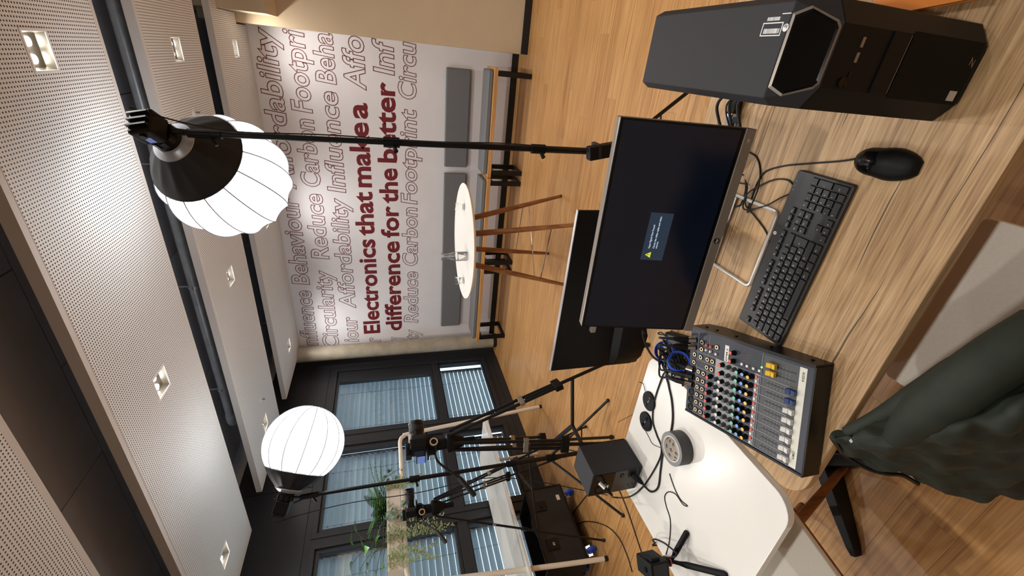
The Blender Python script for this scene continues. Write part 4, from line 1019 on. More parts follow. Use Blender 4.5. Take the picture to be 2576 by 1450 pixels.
obj('stand_base', G().prism(rrect(-1.02, -.62, 1.30, 1.62, .03), 0, .03), 'm_black_metal', t)
# ================================================================== KEYBOARD
kb = thing('keyboard', 'black wired keyboard with white lettered keys on the desk', 'keyboard', (-.385, .776, DZ), 0)
KW, KD = .434, .146
def kz(y): return .012+.007*(y+KD/2)/KD
pts = rrect(-KW/2, KW/2, -KD/2, KD/2, .008, 5)
n = len(pts); g = G().add([V((x, y, .0015)) for x, y in pts]+[V((x, y, kz(y))) for x, y in pts], [tuple(range(n-1, -1, -1)), tuple(range(n, 2*n))]+[(i, (i+1) % n, n+(i+1) % n, n+i) for i in range(n)])
obj('keyboard_case', g, 'm_key_body', kb, world=False, bevel=.0025)
obj('rubber_feet', G().bb(-.2, -.17, .05, .065, 0, .0016).bb(.17, .2, .05, .065, 0, .0016).bb(-.2, -.17, -.065, -.05, 0, .0016).bb(.17, .2, -.065, -.05, 0, .0016), 'm_rubber', kb, world=False, kind='stuff')
U = .0186; KX0 = -KW/2+.0085
kcache = {}
def key_mesh(w_, h_):
    k_ = (round(w_, 4), round(h_, 4))
    if k_ not in kcache:
        a, b = w_/2-.0009, h_/2-.0009
        lo_ = [(-a, -b, 0), (a, -b, 0), (a, b, 0), (-a, b, 0)]; a -= .0014; b -= .0013; b0 = b+.0003
        kcache[k_] = mesh('key', G().add(lo_+[(-a, -b, .0048), (a, -b, .0048), (a, b0, .0048), (-a, b0, .0048)], [(0, 1, 5, 4), (1, 2, 6, 5), (2, 3, 7, 6), (3, 0, 4, 7), (4, 5, 6, 7)]), 'm_key')
    return kcache[k_]
leg_g = G(); SL = math.atan(.007/KD)
def key(x, y, w_, lab=None, h_=U, hh=.0034):
    """x,y = left, centre-y"""
    cx = KX0+x*U+w_*U/2
    o = inst('key', key_mesh(w_*U, h_), kb, (cx, y, kz(y)+.0001), (SL, 0, 0))
    if lab:
        kk = (lab, .004, 0); ty = y+.0008 if len(lab) < 3 else y+.0018
        put_text(leg_g, kk, lambda a, b, d: V((a, ty-.0015+b, kz(ty)+.00535)), hh if len(lab) < 3 else .0021, cx-w_*U/2+.0042)
yr = [-.0585+U*i for i in range(5)]      # bottom row .. number row
yF = yr[4]+.0245
key(0, yF, 1, 'Esc', .0125)
for i in range(12): key(2+i+(i//4)*.5, yF, 1, 'F%d' % (i+1), .0125)
for i, l in enumerate(('Druck', 'Rollen', 'Pause')): key(15.3+i, yF, 1, l, .0125)
for i, l in enumerate(('^', '!1', '"2', '§3', '$4', '%5', '&6', '/7', '(8', ')9', '=0', '?ß', '`´')): key(i, yr[4], 1, l)
key(13, yr[4], 2, '←')
key(0, yr[3], 1.5, 'Tab')
for i, l in enumerate('QWERTZUIOPÜ+'): key(1.5+i, yr[3], 1, l)
key(13.75, (yr[3]+yr[2])/2, 1.25, '↵', 2*U)
key(0, yr[2], 1.75, '⇪')
for i, l in enumerate('ASDFGHJKLÖÄ#'): key(1.75+i, yr[2], 1, l)
key(0, yr[1], 1.25, '⇧')
for i, l in enumerate(('<', 'Y', 'X', 'C', 'V', 'B', 'N', 'M', ';,', ':.', '_-')): key(1.25+i, yr[1], 1, l)
key(12.25, yr[1], 2.75, '⇧')
x = 0
for w_, l in ((1.25, 'Strg'), (1.25, 'Win'), (1.25, 'Alt'), (6.25, None), (1.25, 'AltGr'), (1.25, 'Win'), (1.25, None), (1.25, 'Strg')): key(x, yr[0], w_, l); x += w_
for r_, ls in ((4, ('Einfg', 'Pos1', 'Bild↑')), (3, ('Entf', 'Ende', 'Bild↓'))):
    for i, l in enumerate(ls): key(15.3+i, yr[r_], 1, l)
key(16.3, yr[1], 1, '↑')
for i, l in enumerate(('←', '↓', '→')): key(15.3+i, yr[0], 1, l)
for r_, ls in ((4, ('Num', '÷', '×', '-')), (3, ('7', '8', '9')), (2, ('4', '5', '6')), (1, ('1', '2', '3'))):
    for i, l in enumerate(ls): key(18.55+i, yr[r_], 1, l)
key(18.55, yr[0], 2, '0'); key(20.55, yr[0], 1, ',')
key(21.55, (yr[3]+yr[2])/2, 1, '+', 2*U); key(21.55, (yr[1]+yr[0])/2, 1, 'Enter', 2*U)
obj('key_legends', leg_g, 'm_legend', kb, world=False, kind='stuff')
yl_ = KD/2-.0065
lg_ = obj('logo_disc', G().lathe([(.0048, 0), (.0048, .0005)], 20, Matrix.Translation((.052, yl_, kz(yl_)))), 'm_legend', kb, world=False)
g = G(); put_text(g, ('hp', .008, 0), lambda a, b, d: V((.0487+a, yl_-.0016+b, kz(yl_)+.0008)), .0038, 0, .0066, shear=.2); obj('logo_letters', g, 'm_black', lg_, world=False)
for i in range(3): obj('indicator_led', G().cyl((.168+.011*i, yl_-.002, kz(yl_)), (.168+.011*i, yl_-.002, kz(yl_)+.0006), .0009, n=8), 'm_legend', kb, world=False)
# ================================================================== MOUSE
ms = thing('computer_mouse', 'black wired mouse beside the keyboard', 'mouse', (-.113, .667, DZ), math.radians(4))
rows = []
for i in range(15):
    a = i/14; y = .062-.124*a
    w_ = .0335*(math.sin(math.pi*min(1, max(0, (a*.94+.035)))))**.38*(1-.10*math.exp(-((a-.38)/.16)**2)+.03*math.exp(-((a-.72)/.2)**2)); hgt = .036*(math.sin(math.pi*(a*.90+.06)))**.55*(.86+.14*math.sin(math.pi*a))
    rows.append([V((w_*math.cos(p)*(1 if abs(math.cos(p)) < .999 else .97), y, .0015+hgt*max(0, math.sin(p))**.8)) for p in [math.pi*k_/16 for k_ in range(17)]])
g = G().grid(rows); nb = len(rows[0])
g.f.append(tuple(range(nb-1, -1, -1))); g.f.append(tuple((len(rows)-1)*nb+k_ for k_ in range(nb)))
obj('mouse_shell', g, 'm_black_plastic', ms, True, world=False, ang=1.0)
bt = []
for i in range(1, 7):
    r_ = rows[i]; k0 = 4; bt.append([p+V((0, 0, .0012)) for p in r_[k0:13]])
tip = [V((p.x*.55, p.y-.008, p.z+.0)) for p in bt[-1]]
obj('button_panel', G().grid(bt+[[V((p.x*.5, rows[7][8].y, rows[7][min(12, 4+j)].z+.0012)) for j, p in enumerate(bt[-1])]]), 'm_black_gloss', ms, True, world=False, ang=1.0)
obj('scroll_wheel', G().lathe([(.004, -.0035), (.0105, -.0035), (.0115, 0), (.0105, .0035), (.004, .0035)], 20, axisM((0, .040, .0215), (1, 0, 0))), 'm_rubber', ms, True, world=False)
def cable(label, pts, r=.0022, mt='m_rubber', k=8, name='cable'):
    return tag(obj(name, G().tube(smooth(pts, k), r, 7), mt, None, True, ang=2), label, 'cable')
def zz(x, y, h=.0028): return PZ(x, y, DZ+h)
cable('thin black mouse cable looping over the desk towards the monitor', [V((-.117, .731, DZ+.010)), zz(2110, 406), zz(2030, 412), zz(1970, 418), zz(1925, 432), zz(1905, 460), zz(1890, 500), zz(1880, 535, .006), zz(1895, 505, .010), zz(1908, 470, .008), zz(1912, 430), zz(1905, 400), zz(1888, 385), V((-.16, 1.10, DZ+.003))])
cable('black keyboard cable looping beside the monitor foot', [V((-.345, .851, DZ+.012)), zz(1938, 612), zz(1925, 580), zz(1895, 540, .005), zz(1875, 515, .012), zz(1880, 488, .010), zz(1910, 468, .006), zz(1950, 452), zz(1985, 455), zz(1996, 480, .004), zz(1960, 500, .006), zz(1920, 520, .009), zz(1870, 525, .012), zz(1880, 470, .010), V((-.25, 1.03, DZ+.008)), V((-.26, 1.15, DZ+.003))])
cable('black cable coming down from the monitor to the desk', [V((-.30, .98, DZ+.22)), V((-.27, 1.0, DZ+.08)), zz(1868, 440), zz(1876, 470), zz(1868, 505, .004), zz(1850, 520), V((-.35, 1.12, DZ+.003))])
# orange folder behind the tower
t = thing('book', 'orange-covered book lying on the desk beside the computer tower', 'book', (.23, .72, DZ))
R = Matrix.Rotation(.12, 3, 'Z')
obj('pages', G().box((.235, .735, DZ+.009), (.146, .19, .014), R), 'm_label', t); obj('cover', G().box((.235, .735, DZ+.0175), (.15, .2, .003), R), 'm_orange', t); obj('cover', G().box((.235, .735, DZ+.001), (.15, .2, .002), R), 'm_orange', t)
# cables between tower and monitor
for k_, (dx, zt) in enumerate(((0, .05), (.018, .065), (.04, .03), (.062, .045))):
    cb_ = cable('black cable arching between the computer tower and the monitor', [V((-.02+dx*.3, 1.04+dx*.6, DZ+.08)), V((-.05, 1.06+dx*1.4, DZ+zt+.02)), V((-.10, 1.05+dx*1.5, DZ+zt)), V((-.17, 1.03+dx*1.2, DZ+.02)), V((-.24, 1.06+dx, DZ+.008))], .0045 if k_ != 1 else .0025); cb_['group'] = 'cables between tower and monitor'
t = thing('display_plug', 'black plug with silver collar and blue tag on a video cable', 'plug', (-.055, 1.13, DZ))
obj('plug_body', G().bar((-.03, 1.135, DZ+.016), (-.075, 1.130, DZ+.016), .03, .022), 'm_black_plastic', t, bevel=.003)
obj('collar', G().bar((-.075, 1.130, DZ+.016), (-.083, 1.129, DZ+.016), .026, .020), 'm_chrome', t)
obj('blue_tag', G().bar((-.083, 1.129, DZ+.016), (-.10, 1.127, DZ+.015), .024, .018), 'm_blue_tag', t)
obj('strain_relief', G().cyl((-.10, 1.127, DZ+.015), (-.14, 1.122, DZ+.010), .009, .005, n=12), 'm_rubber', t)
# ================================================================== AUDIO MIXER
mx_ = thing('audio_mixer', 'dark blue audio mixing desk with coloured knobs and faders', 'mixer', (-.755, .711, DZ), .331)
MW, MD, MF, MBk = .2745, .392, .055, .086
def mz(y): return MF+(y+.193)/.386*(MBk-MF)
MSL = math.atan((MBk-MF)/.386)
def mobj(name, g, mt, parent=None, **kw): return obj(name, g, mt, parent or mx_, world=False, **kw)
hx_, hy_ = MW/2, MD/2
b8 = [V((x, y, .004)) for x, y in ((-hx_, -hy_), (hx_, -hy_), (hx_, hy_), (-hx_, hy_))]+[V((x, y, mz(y))) for x, y in ((-hx_, -hy_), (hx_, -hy_), (hx_, hy_), (-hx_, hy_))]
mobj('mixer_case', G().add(b8, [(3, 2, 1, 0), (4, 5, 6, 7), (0, 1, 5, 4), (1, 2, 6, 5), (2, 3, 7, 6), (3, 0, 4, 7)]), 'm_mixer', bevel=.003)
for s_ in (-1, 1):
    pf = [(-hy_, .0), (hy_-.05, .0), (hy_, .02), (hy_, MBk+.001), (hy_-.05, mz(hy_-.05)+.001), (-hy_, MF+.001)]
    mobj('side_cheek', G().prism(pf, -.003, .003, Matrix(((0, 0, 1, s_*(hx_+.003)), (1, 0, 0, 0), (0, 1, 0, 0), (0, 0, 0, 1)))), 'm_black_metal')
for k_, yy in enumerate((-.165, -.055, .055, .125, .165)): mobj('side_screw', G().cyl((hx_+.005, yy, mz(yy)-.03), (hx_+.009, yy, mz(yy)-.03), .004, n=10), 'm_black_gloss')
mobj('front_strip', G().bb(-hx_, hx_, -hy_-.002, -hy_+.004, .004, MF), 'm_black_metal')
def mtop(x, y, h=0): return V((x, y, mz(y)+h))
def plate(x0, x1, y0, y1, h=.0004): return G().add([mtop(x0, y0, h), mtop(x1, y0, h), mtop(x1, y1, h), mtop(x0, y1, h)], [(0, 1, 2, 3)])
CHX = [-.1205+.0251*k_ for k_ in range(8)]
# printed areas (thin plates)
mobj('eq_print', plate(-.132, .068, .012, .090), 'm_mixer_strip')
mobj('mute_print', plate(-.132, .070, -.056, -.043), 'm_mixer_strip')
mobj('fader_print', plate(-.132, .128, -.175, -.064, .0003), 'm_knob_grey')
mobj('write_strip', plate(-.132, .128, -.178, -.160, .0006), 'm_label')
lp = mobj('name_plate', plate(.070, .118, .047, .061, .0006), 'm_label')
g = G(); put_text(g, ('EPM', .008, 0), lambda a, b, d: mtop(.073+a, .0505+b, .001), .006, 0, .026); put_text(g, ('6', .008, 0), lambda a, b, d: mtop(.104+a, .0505+b, .001), .006, 0, .005)
mobj('name_letters', g, 'm_black', lp)
g = G()
for x in [-.133]+[c_+.01255 for c_ in CHX]: g.merge(plate(x-.0004, x+.0004, -.16, .16, .0007))
for y in (.162, .118, -.060): g.merge(plate(-.133, .13, y-.0004, y+.0004, .0007))
mobj('panel_lines', g, 'm_mixer_line', kind='stuff')
g = G()
for c_ in CHX+[.084, .104]:
    for q in range(7): g.merge(plate(c_+.003, c_+.007, -.080-.0095*q-.0003, -.080-.0095*q+.0003, .0009)).merge(plate(c_-.007, c_-.003, -.080-.0095*q-.0003, -.080-.0095*q+.0003, .0009))
mobj('fader_scale', g, 'm_mixer_line', kind='stuff')
g = G(); put_text(g, ('KEDR', .008, 0), lambda a, b, d: mtop(.094+a, -.173+b, .001), .006, 0, .024); put_text(g, ('AIMO', .008, 0), lambda a, b, d: mtop(-.110+a, -.172+b, .001), .006, 0, .022)
mobj('tape_writing', g, 'm_black')
# knobs: shared meshes
kbase = mesh('knob', G().lathe([(.0078, 0), (.0072, .004), (.0058, .009), (.0052, .014), (.0040, .0148)], 14), 'm_black_plastic', True, .6)
def kcap(mt): return mesh('knob_cap', G().lathe([(.0049, .0146), (.0047, .0158), (.0001, .0162)], 14).add([(-.0006, 0, .0164), (.0006, 0, .0164), (.0006, .0052, .0164), (-.0006, .0052, .0164)], [(0, 1, 2, 3)]), mt)
CAPS = {c_: kcap('m_knob_'+c_) for c_ in ('red', 'white', 'grey', 'teal', 'blue', 'yellow')}
gbase = mesh('knob', G().lathe([(.0078, 0), (.0072, .004), (.0058, .009), (.0052, .014), (.0040, .0148)], 14), 'm_knob_grey', True, .6)
def knob(x, y, col, a=0.0):
    k_ = inst('knob', gbase if col == 'grey' else kbase, mx_, mtop(x, y), (MSL, 0, a)); c_ = inst('knob_cap', CAPS[col], k_, (0, 0, 0)); return k_
kr = random.Random(9)
for i, c_ in enumerate(CHX):
    st = i >= 6
    rows_ = [(.103 if not st else .063, 'red')]
    rows_ += ([(.080, 'grey'), (.060, 'white'), (.040, 'grey'), (.021, 'grey')] if not st else [(.040, 'grey'), (.021, 'grey')])
    rows_ += [(.004, 'teal'), (-.0145, 'blue'), (-.0335, 'yellow')]
    for (y, col) in rows_: knob(c_+.002, y, col, kr.uniform(-1.5, 1.5) if col in ('red', 'yellow') else kr.uniform(-.3, .3))
for x in (.104, .080): knob(x, .028, 'red', 1.6)
# sockets
jack = mesh('jack_socket', G().lathe([(.0036, .0), (.0036, .0022), (.0062, .0022), (.0068, .0004), (.0068, 0)], 14), 'm_gold', True, .6)
jin = mesh('jack_hole', G().lathe([(.0036, .0016), (.0001, .0016)], 12), 'm_black')
ring_ = mesh('jack_nut', G().lathe([(.0066, 0), (.0088, 0), (.0088, .0016), (.0066, .0016)], 14, closed=True), 'm_black_metal')
def jsock(x, y):
    j_ = inst('jack_socket', jack, mx_, mtop(x, y), (MSL, 0, 0)); inst('jack_hole', jin, j_, (0, 0, 0)); inst('jack_nut', ring_, j_, (0, 0, 0))
for i in range(6): jsock(CHX[i], .152); jsock(CHX[i], .132)
for i in (6, 7): jsock(CHX[i]-.001, .121); jsock(CHX[i]-.001, .102); jsock(CHX[i]-.001, .173); 
for p in ((.101, .147), (.079, .147), (.053, .148), (.102, .090)): jsock(*p)
xl = mesh('xlr_socket', G().lathe([(.0001, .001), (.0090, .001), (.0098, .0024), (.0112, .0024), (.0116, 0)], 18), 'm_black_plastic', True, .6)
pin = mesh('xlr_hole', G().lathe([(.0016, .0014), (.0001, .0015)], 8), 'm_knob_grey')
for i in range(6):
    x_ = inst('xlr_socket', xl, mx_, mtop(CHX[i], .1735), (MSL, 0, 0))
    for a in (.5, 2.6, 4.7): inst('xlr_hole', pin, x_, (.0045*math.cos(a), .0045*math.sin(a), 0))
for q, (x, y) in enumerate(((.098, .126), (.098, .110), (.083, .126), (.083, .110))):
    r_ = mobj('phono_socket', G().lathe([(.002, .006), (.0034, .006), (.004, .0), (.0055, 0)], 12, Matrix.Translation(mtop(x, y))), 'm_knob_red' if q < 2 else 'm_knob_white', sm=True)
# buttons
bm_r = mesh('button', G().box((0, 0, .002), (.0062, .0062, .005)), 'm_knob_red'); bm_w = mesh('button', G().box((0, 0, .002), (.0062, .0062, .005)), 'm_knob_white')
for c_ in CHX:
    inst('button', bm_r, mx_, mtop(c_+.007, -.0495), (MSL, 0, 0)); inst('button', bm_w, mx_, mtop(c_-.005, -.0495), (MSL, 0, 0))
for y in (-.001, -.018, -.038, -.056): inst('button', bm_w, mx_, mtop(.081, y), (MSL, 0, 0))
inst('button', bm_w, mx_, mtop(.081, .090), (MSL, 0, 0))
# meter
for k_ in range(12):
    for x in (.104, .111):
        mt_ = 'm_led_off_r' if k_ < 2 else 'm_led_off_o' if k_ < 5 else 'm_led_off_g'
        mobj('meter_led', plate(x-.0012, x+.0012, -.001-.0052*k_, .001-.0052*k_, .0008), mt_)
mobj('power_led', G().ball(mtop(.092, -.060, .001), .0026, 10, 6), 'm_led_green')
# faders
slot = mesh('fader_slot', G().box((0, 0, .0003), (.0022, .074, .0012)), 'm_black')
def fcap(mt):
    g = G()
    for s_ in (-1, 1):
        y0 = s_*.0011; y1 = s_*.0118
        g.add([(-.0068, y0, .003), (.0068, y0, .003), (.0068, y1, .003), (-.0068, y1, .003), (-.0062, y0, .0095), (.0062, y0, .0095), (.0060, y1, .013), (-.0060, y1, .013)], [(0, 3, 2, 1), (4, 5, 6, 7), (0, 1, 5, 4), (2, 3, 7, 6), (1, 2, 6, 5), (3, 0, 4, 7)])
    g.box((0, 0, .0045), (.0126, .0024, .006)); return mesh('fader_cap', g, mt)
FC = {k_: fcap('m_fader_'+k_) for k_ in ('white', 'blue', 'yellow')}
fstem = mesh('fader_stem', G().box((0, 0, .0015), (.011, .020, .003)), 'm_black')
for i, c_ in enumerate(CHX):
    s0 = inst('fader_slot', slot, mx_, mtop(c_+.002, -.115), (MSL, 0, 0))
    f_ = inst('fader_cap', FC['white' if i < 6 else 'blue'], mx_, mtop(c_+.004, -.149), (MSL, 0, 0)); inst('fader_stem', fstem, f_, (0, 0, 0))
for x in (.086, .107):
    inst('fader_slot', slot, mx_, mtop(x, -.116), (MSL, 0, 0)); f_ = inst('fader_cap', FC['yellow'], mx_, mtop(x, -.092), (MSL, 0, 0)); inst('fader_stem', fstem, f_, (0, 0, 0))
MXW = XF[mx_]
def ml(x, y, h=0): return MXW @ mtop(x, y, h)
# ---- plugs in the mixer
def plug(label, x, y, col, up=.055, back=.03, ringm='m_chrome'):
    a = ml(x, y, .001); d = (V((0, 0, 1))*up+(MXW.to_3x3() @ V((0, 1, 0)))*back).normalized()
    t = thing('audio_plug', label, 'plug', a, group='plugs in the mixer')
    obj('connector_shell', G().cyl(a, a+d*.022, .0088, n=16), ringm, t, True)
    obj('grip', G().tube([a+d*.022, a+d*.05, a+d*.066], [.0092, .0088, .006], 16), 'm_black_plastic', t, True)
    obj('strain_relief', G().tube([a+d*.066, a+d*.088], [.0055, .0035], 10), 'm_rubber', t, True)
    if col: obj('colour_ring', G().cyl(a+d*.088, a+d*.10, .0046, n=10), col, t)
    return a+d*.088, d
plugs = [plug('black audio plug with blue tag in the mixer corner output', .101, .173, 'm_blue_tag'), plug('black audio plug with blue tag in the second corner output', .077, .173, 'm_blue_tag'),
         plug('clear-bodied jack plug in the middle of the mixer sockets', .003, .173, None, .02, .06), plug('red-ringed audio plug in the third microphone input', CHX[4], .1735, None, .03, .05, 'm_black_metal'), plug('silver-ringed audio plug in the outer microphone input', CHX[3], .1735, None, .03, .05)]
bun = PZ(1690, 905, DZ+.05)
names = ['cable leaving the first corner plug', 'cable leaving the second corner plug', 'cable of the clear jack plug', 'cable of the red-ringed plug', 'cable of the silver-ringed plug']
for k_, (p, d) in enumerate(plugs):
    rb = random.Random(20+k_)
    cable('black audio '+names[k_]+' into the bundle', [p-d*.004, p+d*.02, p+(bun-p)*.4+V((rb.uniform(-.02, .02), rb.uniform(0, .04), .01)), bun+V((rb.uniform(-.03, .03), rb.uniform(-.03, .03), rb.uniform(-.02, .02))), bun+V((rb.uniform(-.05, .03), rb.uniform(-.05, .05), -.035)), bun+V((rb.uniform(-.10, -.02), rb.uniform(-.06, .03), -.045)), bun+V((rb.uniform(-.08, .05), rb.uniform(.0, .06), -.044))], .0032)
# cable coil with blue ties
t = thing('cable_bundle', 'tangled bundle of black cables tied with blue straps behind the mixer', 'cable bundle', (bun.x, bun.y, DZ))
rb = random.Random(4)
for k_ in range(12):
    c_ = bun+V((rb.uniform(-.02, .02), rb.uniform(-.02, .02), rb.uniform(-.03, .03))); r_ = rb.uniform(.035, .062); ti = rb.uniform(-.5, .5); tj = rb.uniform(-.6, .4); pts = []
    for i in range(20):
        a = 2*math.pi*i/20; p = V((r_*math.cos(a), r_*.75*math.sin(a), 0)); p = Matrix.Rotation(ti, 3, 'X') @ (Matrix.Rotation(tj, 3, 'Y') @ p); q = c_+p; q.z = max(q.z, DZ+.0045); pts.append(q)
    obj('cable_loop', G().tube(pts, .0036, 6, True), 'm_rubber', t, True)
for (px, py, tl) in ((1672, 884, .2), (1706, 910, -.5)):
    c_ = PZ(px, py, DZ+.10); M_ = axisM(c_, (.45, -.25, .75+tl))
    obj('velcro_tie', G().lathe([(.0325, -.010), (.034, -.010), (.034, .010), (.0325, .010)], 26, M_, closed=True), 'm_blue', t, True, ang=.5)
t = thing('power_brick', 'black power adapter lying behind the mixer and monitor', 'adapter', PZ(1715, 860, DZ), .4)
obj('brick_body', G().box((0, 0, .018), (.06, .10, .036)), 'm_black_plastic', t, bevel=.006, world=False)
obj('rating_label', G().bb(-.022, .022, -.035, .03, .036, .0365), 'm_knob_grey', t, world=False)
cable('black cable curving from the bundle behind the big display', [bun+V((-.03, .02, -.02)), PZ(1665, 912, DZ+.006), PZ(1640, 895, DZ+.006), PZ(1622, 862, DZ+.006), PZ(1616, 832, DZ+.006), V((-.93, 1.25, DZ+.006))], .0045)
cable('thin black cable loop on the desk behind the mixer', [PZ(1690, 832, DZ+.003), PZ(1676, 842, DZ+.003), PZ(1660, 842, DZ+.003), PZ(1655, 839, DZ+.003), PZ(1662, 837, DZ+.004), PZ(1672, 845, DZ+.005), PZ(1678, 862, DZ+.003)], .0018)
# ================================================================== SPEAKER
SPX, SPY, SW, SD, SH = -1.458, 1.03, .138, .152, .232
t = thing('studio_speaker', 'small black studio monitor speaker with its rear panel showing', 'speaker', (SPX-SW/2, SPY+SD/2, DZ), 0)
obj('cabinet', G().bb(SPX-SW, SPX, SPY, SPY+SD, DZ+.004, DZ+SH), 'm_tower', t, bevel=.003)
obj('front_baffle', G().bb(SPX-SW+.003, SPX-.003, SPY+SD, SPY+SD+.006, DZ+.007, DZ+SH-.003), 'm_black_plastic', t)
obj('woofer', G().lathe([(.05, 0), (.046, .004), (.03, -.002), (.012, -.004), (.0001, .002)], 28, axisM((SPX-SW/2, SPY+SD+.006, DZ+.075), (0, 1, 0))), 'm_rubber', t, True)
obj('tweeter', G().lathe([(.022, 0), (.02, .003), (.012, .001), (.0001, .006)], 24, axisM((SPX-SW/2, SPY+SD+.006, DZ+.175), (0, 1, 0))), 'm_rubber', t, True)
for (x, y) in ((-.02, .02), (-.118, .02), (-.02, .13), (-.118, .13)): obj('rubber_foot', G().cyl((SPX+x, SPY+y, DZ), (SPX+x, SPY+y, DZ+.005), .008, n=10), 'm_rubber', t)
ry = SPY-.0012
obj('amplifier_plate', G().bb(SPX-SW+.006, SPX-.006, ry, SPY, DZ+.02, DZ+.128), 'm_plate', t)
obj('input_plate', G().bb(SPX-SW+.006, SPX-.006, ry, SPY, DZ+.13, DZ+SH-.008), 'm_black_gloss', t)
obj('bass_port', G().lathe([(.018, -.02), (.018, -.002), (.022, .004), (.026, .001), (.026, 0)], 26, axisM((SPX-.100, ry, DZ+.185), (0, -1, 0))), 'm_black_plastic', t, True, ang=.6)
obj('port_hole', G().cyl((SPX-.100, ry-.002, DZ+.185), (SPX-.100, ry-.0005, DZ+.185), .0175, n=20), 'm_black', t)
for (x, z) in ((.012, .217), (.126, .217), (.012, .138), (.126, .138), (.10, .05), (.10, .03), (.115, .04)): obj('screw', G().cyl((SPX-x, ry-.0015, DZ+z), (SPX-x, ry, DZ+z), .003, n=8), 'm_black', t)
obj('rating_label', G().bb(SPX-.115, SPX-.08, ry-.0008, ry-.0002, DZ+.146, DZ+.155), 'm_legend', t)
g = G(); put_text(g, ('CE', .008, 0), lambda a, b, d: V((SPX-.078+a, ry-.001, DZ+.16+b)), .006, 0, .010); obj('approval_mark', g, 'm_legend', t)
obj('voltage_switch', G().bb(SPX-.045, SPX-.025, ry-.003, ry, DZ+.085, DZ+.10), 'm_black', t)
obj('mains_inlet', G().bb(SPX-.048, SPX-.012, ry-.006, ry, DZ+.03, DZ+.06), 'm_black', t)
a = V((SPX-.03, ry-.006, DZ+.045)); b = V((SPX-.04, ry-.05, DZ+.022))
obj('mains_plug', G().tube([a, a+(b-a)*.6, b], [.014, .012, .006], 10), 'm_black_plastic', t, True)
ia = V((SPX-.055, ry, DZ+.195)); ib = ia+V((-.014, -.055, -.035))
t = thing('audio_plug', 'gold and black audio plug in the back of the speaker', 'plug', ia, group='plugs in the speaker')
obj('connector_shell', G().cyl(ia, ia+(ib-ia)*.45, .0085, n=16), 'm_silver_lt', t, True)
obj('grip', G().tube([ia+(ib-ia)*.45, ib], [.0085, .005], 16), 'm_black_plastic', t, True)
W1 = lambda x, y, h=.0035: PZ(x, y, DZ+h)
cable('black speaker cable from the audio plug across the white table to the mixer bundle', [ib, PZ(1545, 1252, .80), PZ(1585, 1250, .755), W1(1620, 1222), W1(1655, 1165), W1(1664, 1128), W1(1652, 1095), W1(1642, 1060), W1(1645, 1015), W1(1660, 965), W1(1675, 935, .01), bun+V((-.02, -.02, -.03))], .0034)
cable('thick black mains cable from the speaker across the white table', [b, W1(1625, 1228), W1(1640, 1238), W1(1656, 1225), W1(1662, 1180), W1(1668, 1140), W1(1682, 1110), W1(1692, 1060), W1(1690, 1010), W1(1682, 970), W1(1678, 940, .01), bun+V((0, -.03, -.025))], .0040)
cable('thin black cable lying in a small loop on the white table', [W1(1684, 1192, .002), W1(1697, 1230, .002), W1(1712, 1258, .002), W1(1729, 1273, .002), W1(1718, 1270, .004), W1(1700, 1245, .004), W1(1682, 1238, .002), W1(1672, 1250, .002), W1(1676, 1275, .002), W1(1686, 1310, .002), W1(1684, 1360, .002), W1(1675, 1396, .002)], .0018)
# ================================================================== TAPE ROLL, LENS CAPS
tc = V((-1.178, .882, DZ)); TR, TW = .060, .048
t = thing('tape_roll', 'roll of dark grey adhesive tape lying flat on the white table', 'tape', tc)
MT = Matrix.Translation(tc)
obj('tape_winding', G().lathe([(.046, .001), (TR, .001), (TR, TW), (.046, TW)], 48, MT, closed=True), 'm_tape', t, True, ang=.5)
obj('winding_edge', G().lathe([(.0462, TW), (TR-.0006, TW), (TR-.0006, TW+.0004), (.0462, TW+.0004)], 48, MT, closed=True), 'm_tape_side', t)
cr_ = obj('cardboard_core', G().lathe([(.0425, 0), (.046, 0), (.046, TW+.0006), (.0425, TW+.0006)], 48, MT, closed=True), 'm_core', t, True, ang=.5)
g = G()
for zc in (.010, .024, .038):
    for k_ in range(8):
        a0 = 2*math.pi*(k_+(.5 if zc == .024 else 0))/8
        put_text(g, ('3M', .008, 0), lambda x, y, d, a0=a0, zc=zc: tc+V((.0421*math.cos(a0-x/.0421), .0421*math.sin(a0-x/.0421), zc-.004+y)), .007, 0, .013)
obj('core_print', g, 'm_black', cr_)
for k_, (cx, cy, lab) in enumerate(((-1.168, 1.112, 'round black lens cap nearer the cable bundle on the white table'), (-1.262, 1.094, 'round black lens cap nearer the speaker on the white table'))):
    t = thing('lens_cap', lab, 'lens cap', (cx, cy, DZ), group='lens caps on the white table')
    M_ = Matrix.Translation((cx, cy, DZ))
    obj('cap_disc', G().lathe([(.040, 0), (.0405, .004), (.039, .008), (.0001, .008)], 36, M_), 'm_black_plastic', t, True, ang=.5)
    for s_ in (-1, 1): obj('pinch_tab', G().box((cx+.02*s_, cy-.006*s_, DZ+.009), (.016, .012, .0025), Matrix.Rotation(-.3, 3, 'Z')), 'm_black_gloss', t, bevel=.001)
    g = G(); put_text(g, ('SONY', .008, 0), lambda a, b, d: V((cx-.009+a*.95, cy-.001+b-a*.28, DZ+.0083)), .0042, 0, .017); obj('cap_lettering', g, 'm_silver_lt', t)
cable('thin lens-cap cord running from the cap to the tape roll', [V((-1.30, 1.085, DZ+.004)), W1(1632, 1100, .002), W1(1645, 1120, .002), V((-1.245, .925, DZ+.002))], .0012)
cable('thin lens-cap cord hanging over the far table edge', [V((-1.15, 1.15, DZ+.004)), V((-1.13, 1.175, DZ+.004)), V((-1.14, 1.192, DZ+.0)), V((-1.22, 1.20, .55)), V((-1.7, 1.75, .012)), V((-2.1, 1.95, .008)), V((-2.5, 2.2, .006))], .0013)
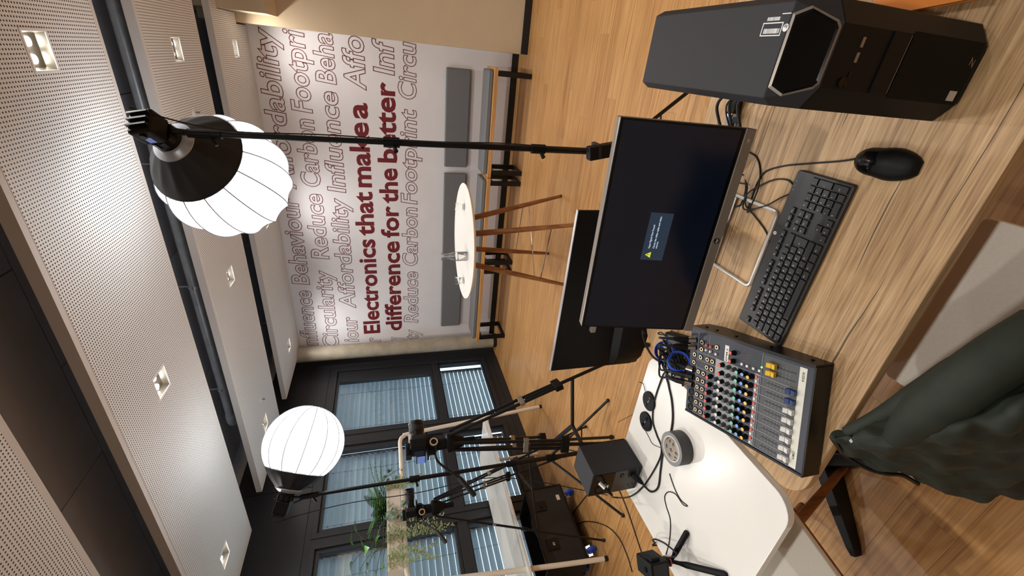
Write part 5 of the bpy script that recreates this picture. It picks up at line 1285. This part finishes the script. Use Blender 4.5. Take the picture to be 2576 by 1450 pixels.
# ================================================================== ACTION CAMERA
gc = PZ(1642, 1424, DZ+.125)
t = thing('action_camera', 'black action camera on a red-ringed mini tripod on the white table', 'camera', (gc.x, gc.y, DZ), math.radians(-53))
T3 = XF[t]; zc = gc.z-DZ
obj('camera_body', G().box((0, 0, zc), (.098, .062, .074)), 'm_black_plastic', t, bevel=.006, world=False, bseg=3)
obj('lens_block', G().box((.020, .036, zc+.008), (.036, .014, .036)), 'm_black_plastic', t, bevel=.003, world=False)
obj('rear_display', G().box((0, -.0315, zc-.002), (.080, .001, .056)), 'm_screen', t, world=False)
obj('shutter_button', G().cyl((.014, 0, zc+.037), (.014, 0, zc+.040), .009, n=16), 'm_black_gloss', t, world=False)
obj('side_door', G().box((.0495, 0, zc), (.001, .050, .056)), 'm_tower', t, world=False)
obj('mount_fingers', G().box((0, 0, zc-.040), (.016, .016, .022)), 'm_black_plastic', t, bevel=.002, world=False)
obj('mount_screw', G().cyl((-.018, 0, zc-.040), (.014, 0, zc-.040), .006, n=12), 'm_black_plastic', t, world=False)
obj('tripod_neck', G().lathe([(.010, zc-.078), (.015, zc-.066), (.013, zc-.052), (.009, zc-.050)], 18), 'm_black_plastic', t, True, world=False)
obj('red_ring', G().lathe([(.0135, zc-.071), (.0165, zc-.071), (.0165, zc-.067), (.0135, zc-.067)], 24, closed=True), 'm_knob_red', t, world=False)
hubw = T3 @ V((0, 0, zc-.076))
for e in (PZ(1729, 1338, DZ+.006), PZ(1828, 1447, DZ+.006), hubw+V((-.10, .06, -(hubw.z-DZ-.006)))):
    d = e-hubw
    lg = obj('tripod_leg', G().tube([hubw, hubw+d*.18, hubw+d*.3, e-d*.04, e], [.006, .007, .0105, .0105, .007], 12), 'm_black_plastic', t, True)
cable('black charging cable looping up from the white table to the action camera', [T3 @ V((-.049, 0, zc-.01)), PZ(1700, 1400, .80), PZ(1678, 1372, .79), PZ(1652, 1358, .775), PZ(1642, 1360, .765), PZ(1648, 1366, .745), V((-1.69, .83, .735)), V((-1.72, .84, .5)), V((-1.78, .87, .01))], .0032)
# floor cables
cable('thin black cable curving over the floor beside the road case', [V((-3.45, 2.3, .006)), PZ(1415, 1330, .006), PZ(1470, 1313, .006), PZ(1520, 1322, .006), PZ(1555, 1352, .006), PZ(1578, 1400, .006), PZ(1590, 1440, .006)], .004)
cable('thin black cable on the floor below the speaker', [V((-2.95, 2.3, .006)), PZ(1560, 1240, .006), PZ(1580, 1290, .006), PZ(1600, 1350, .006), PZ(1620, 1410, .006)], .004)
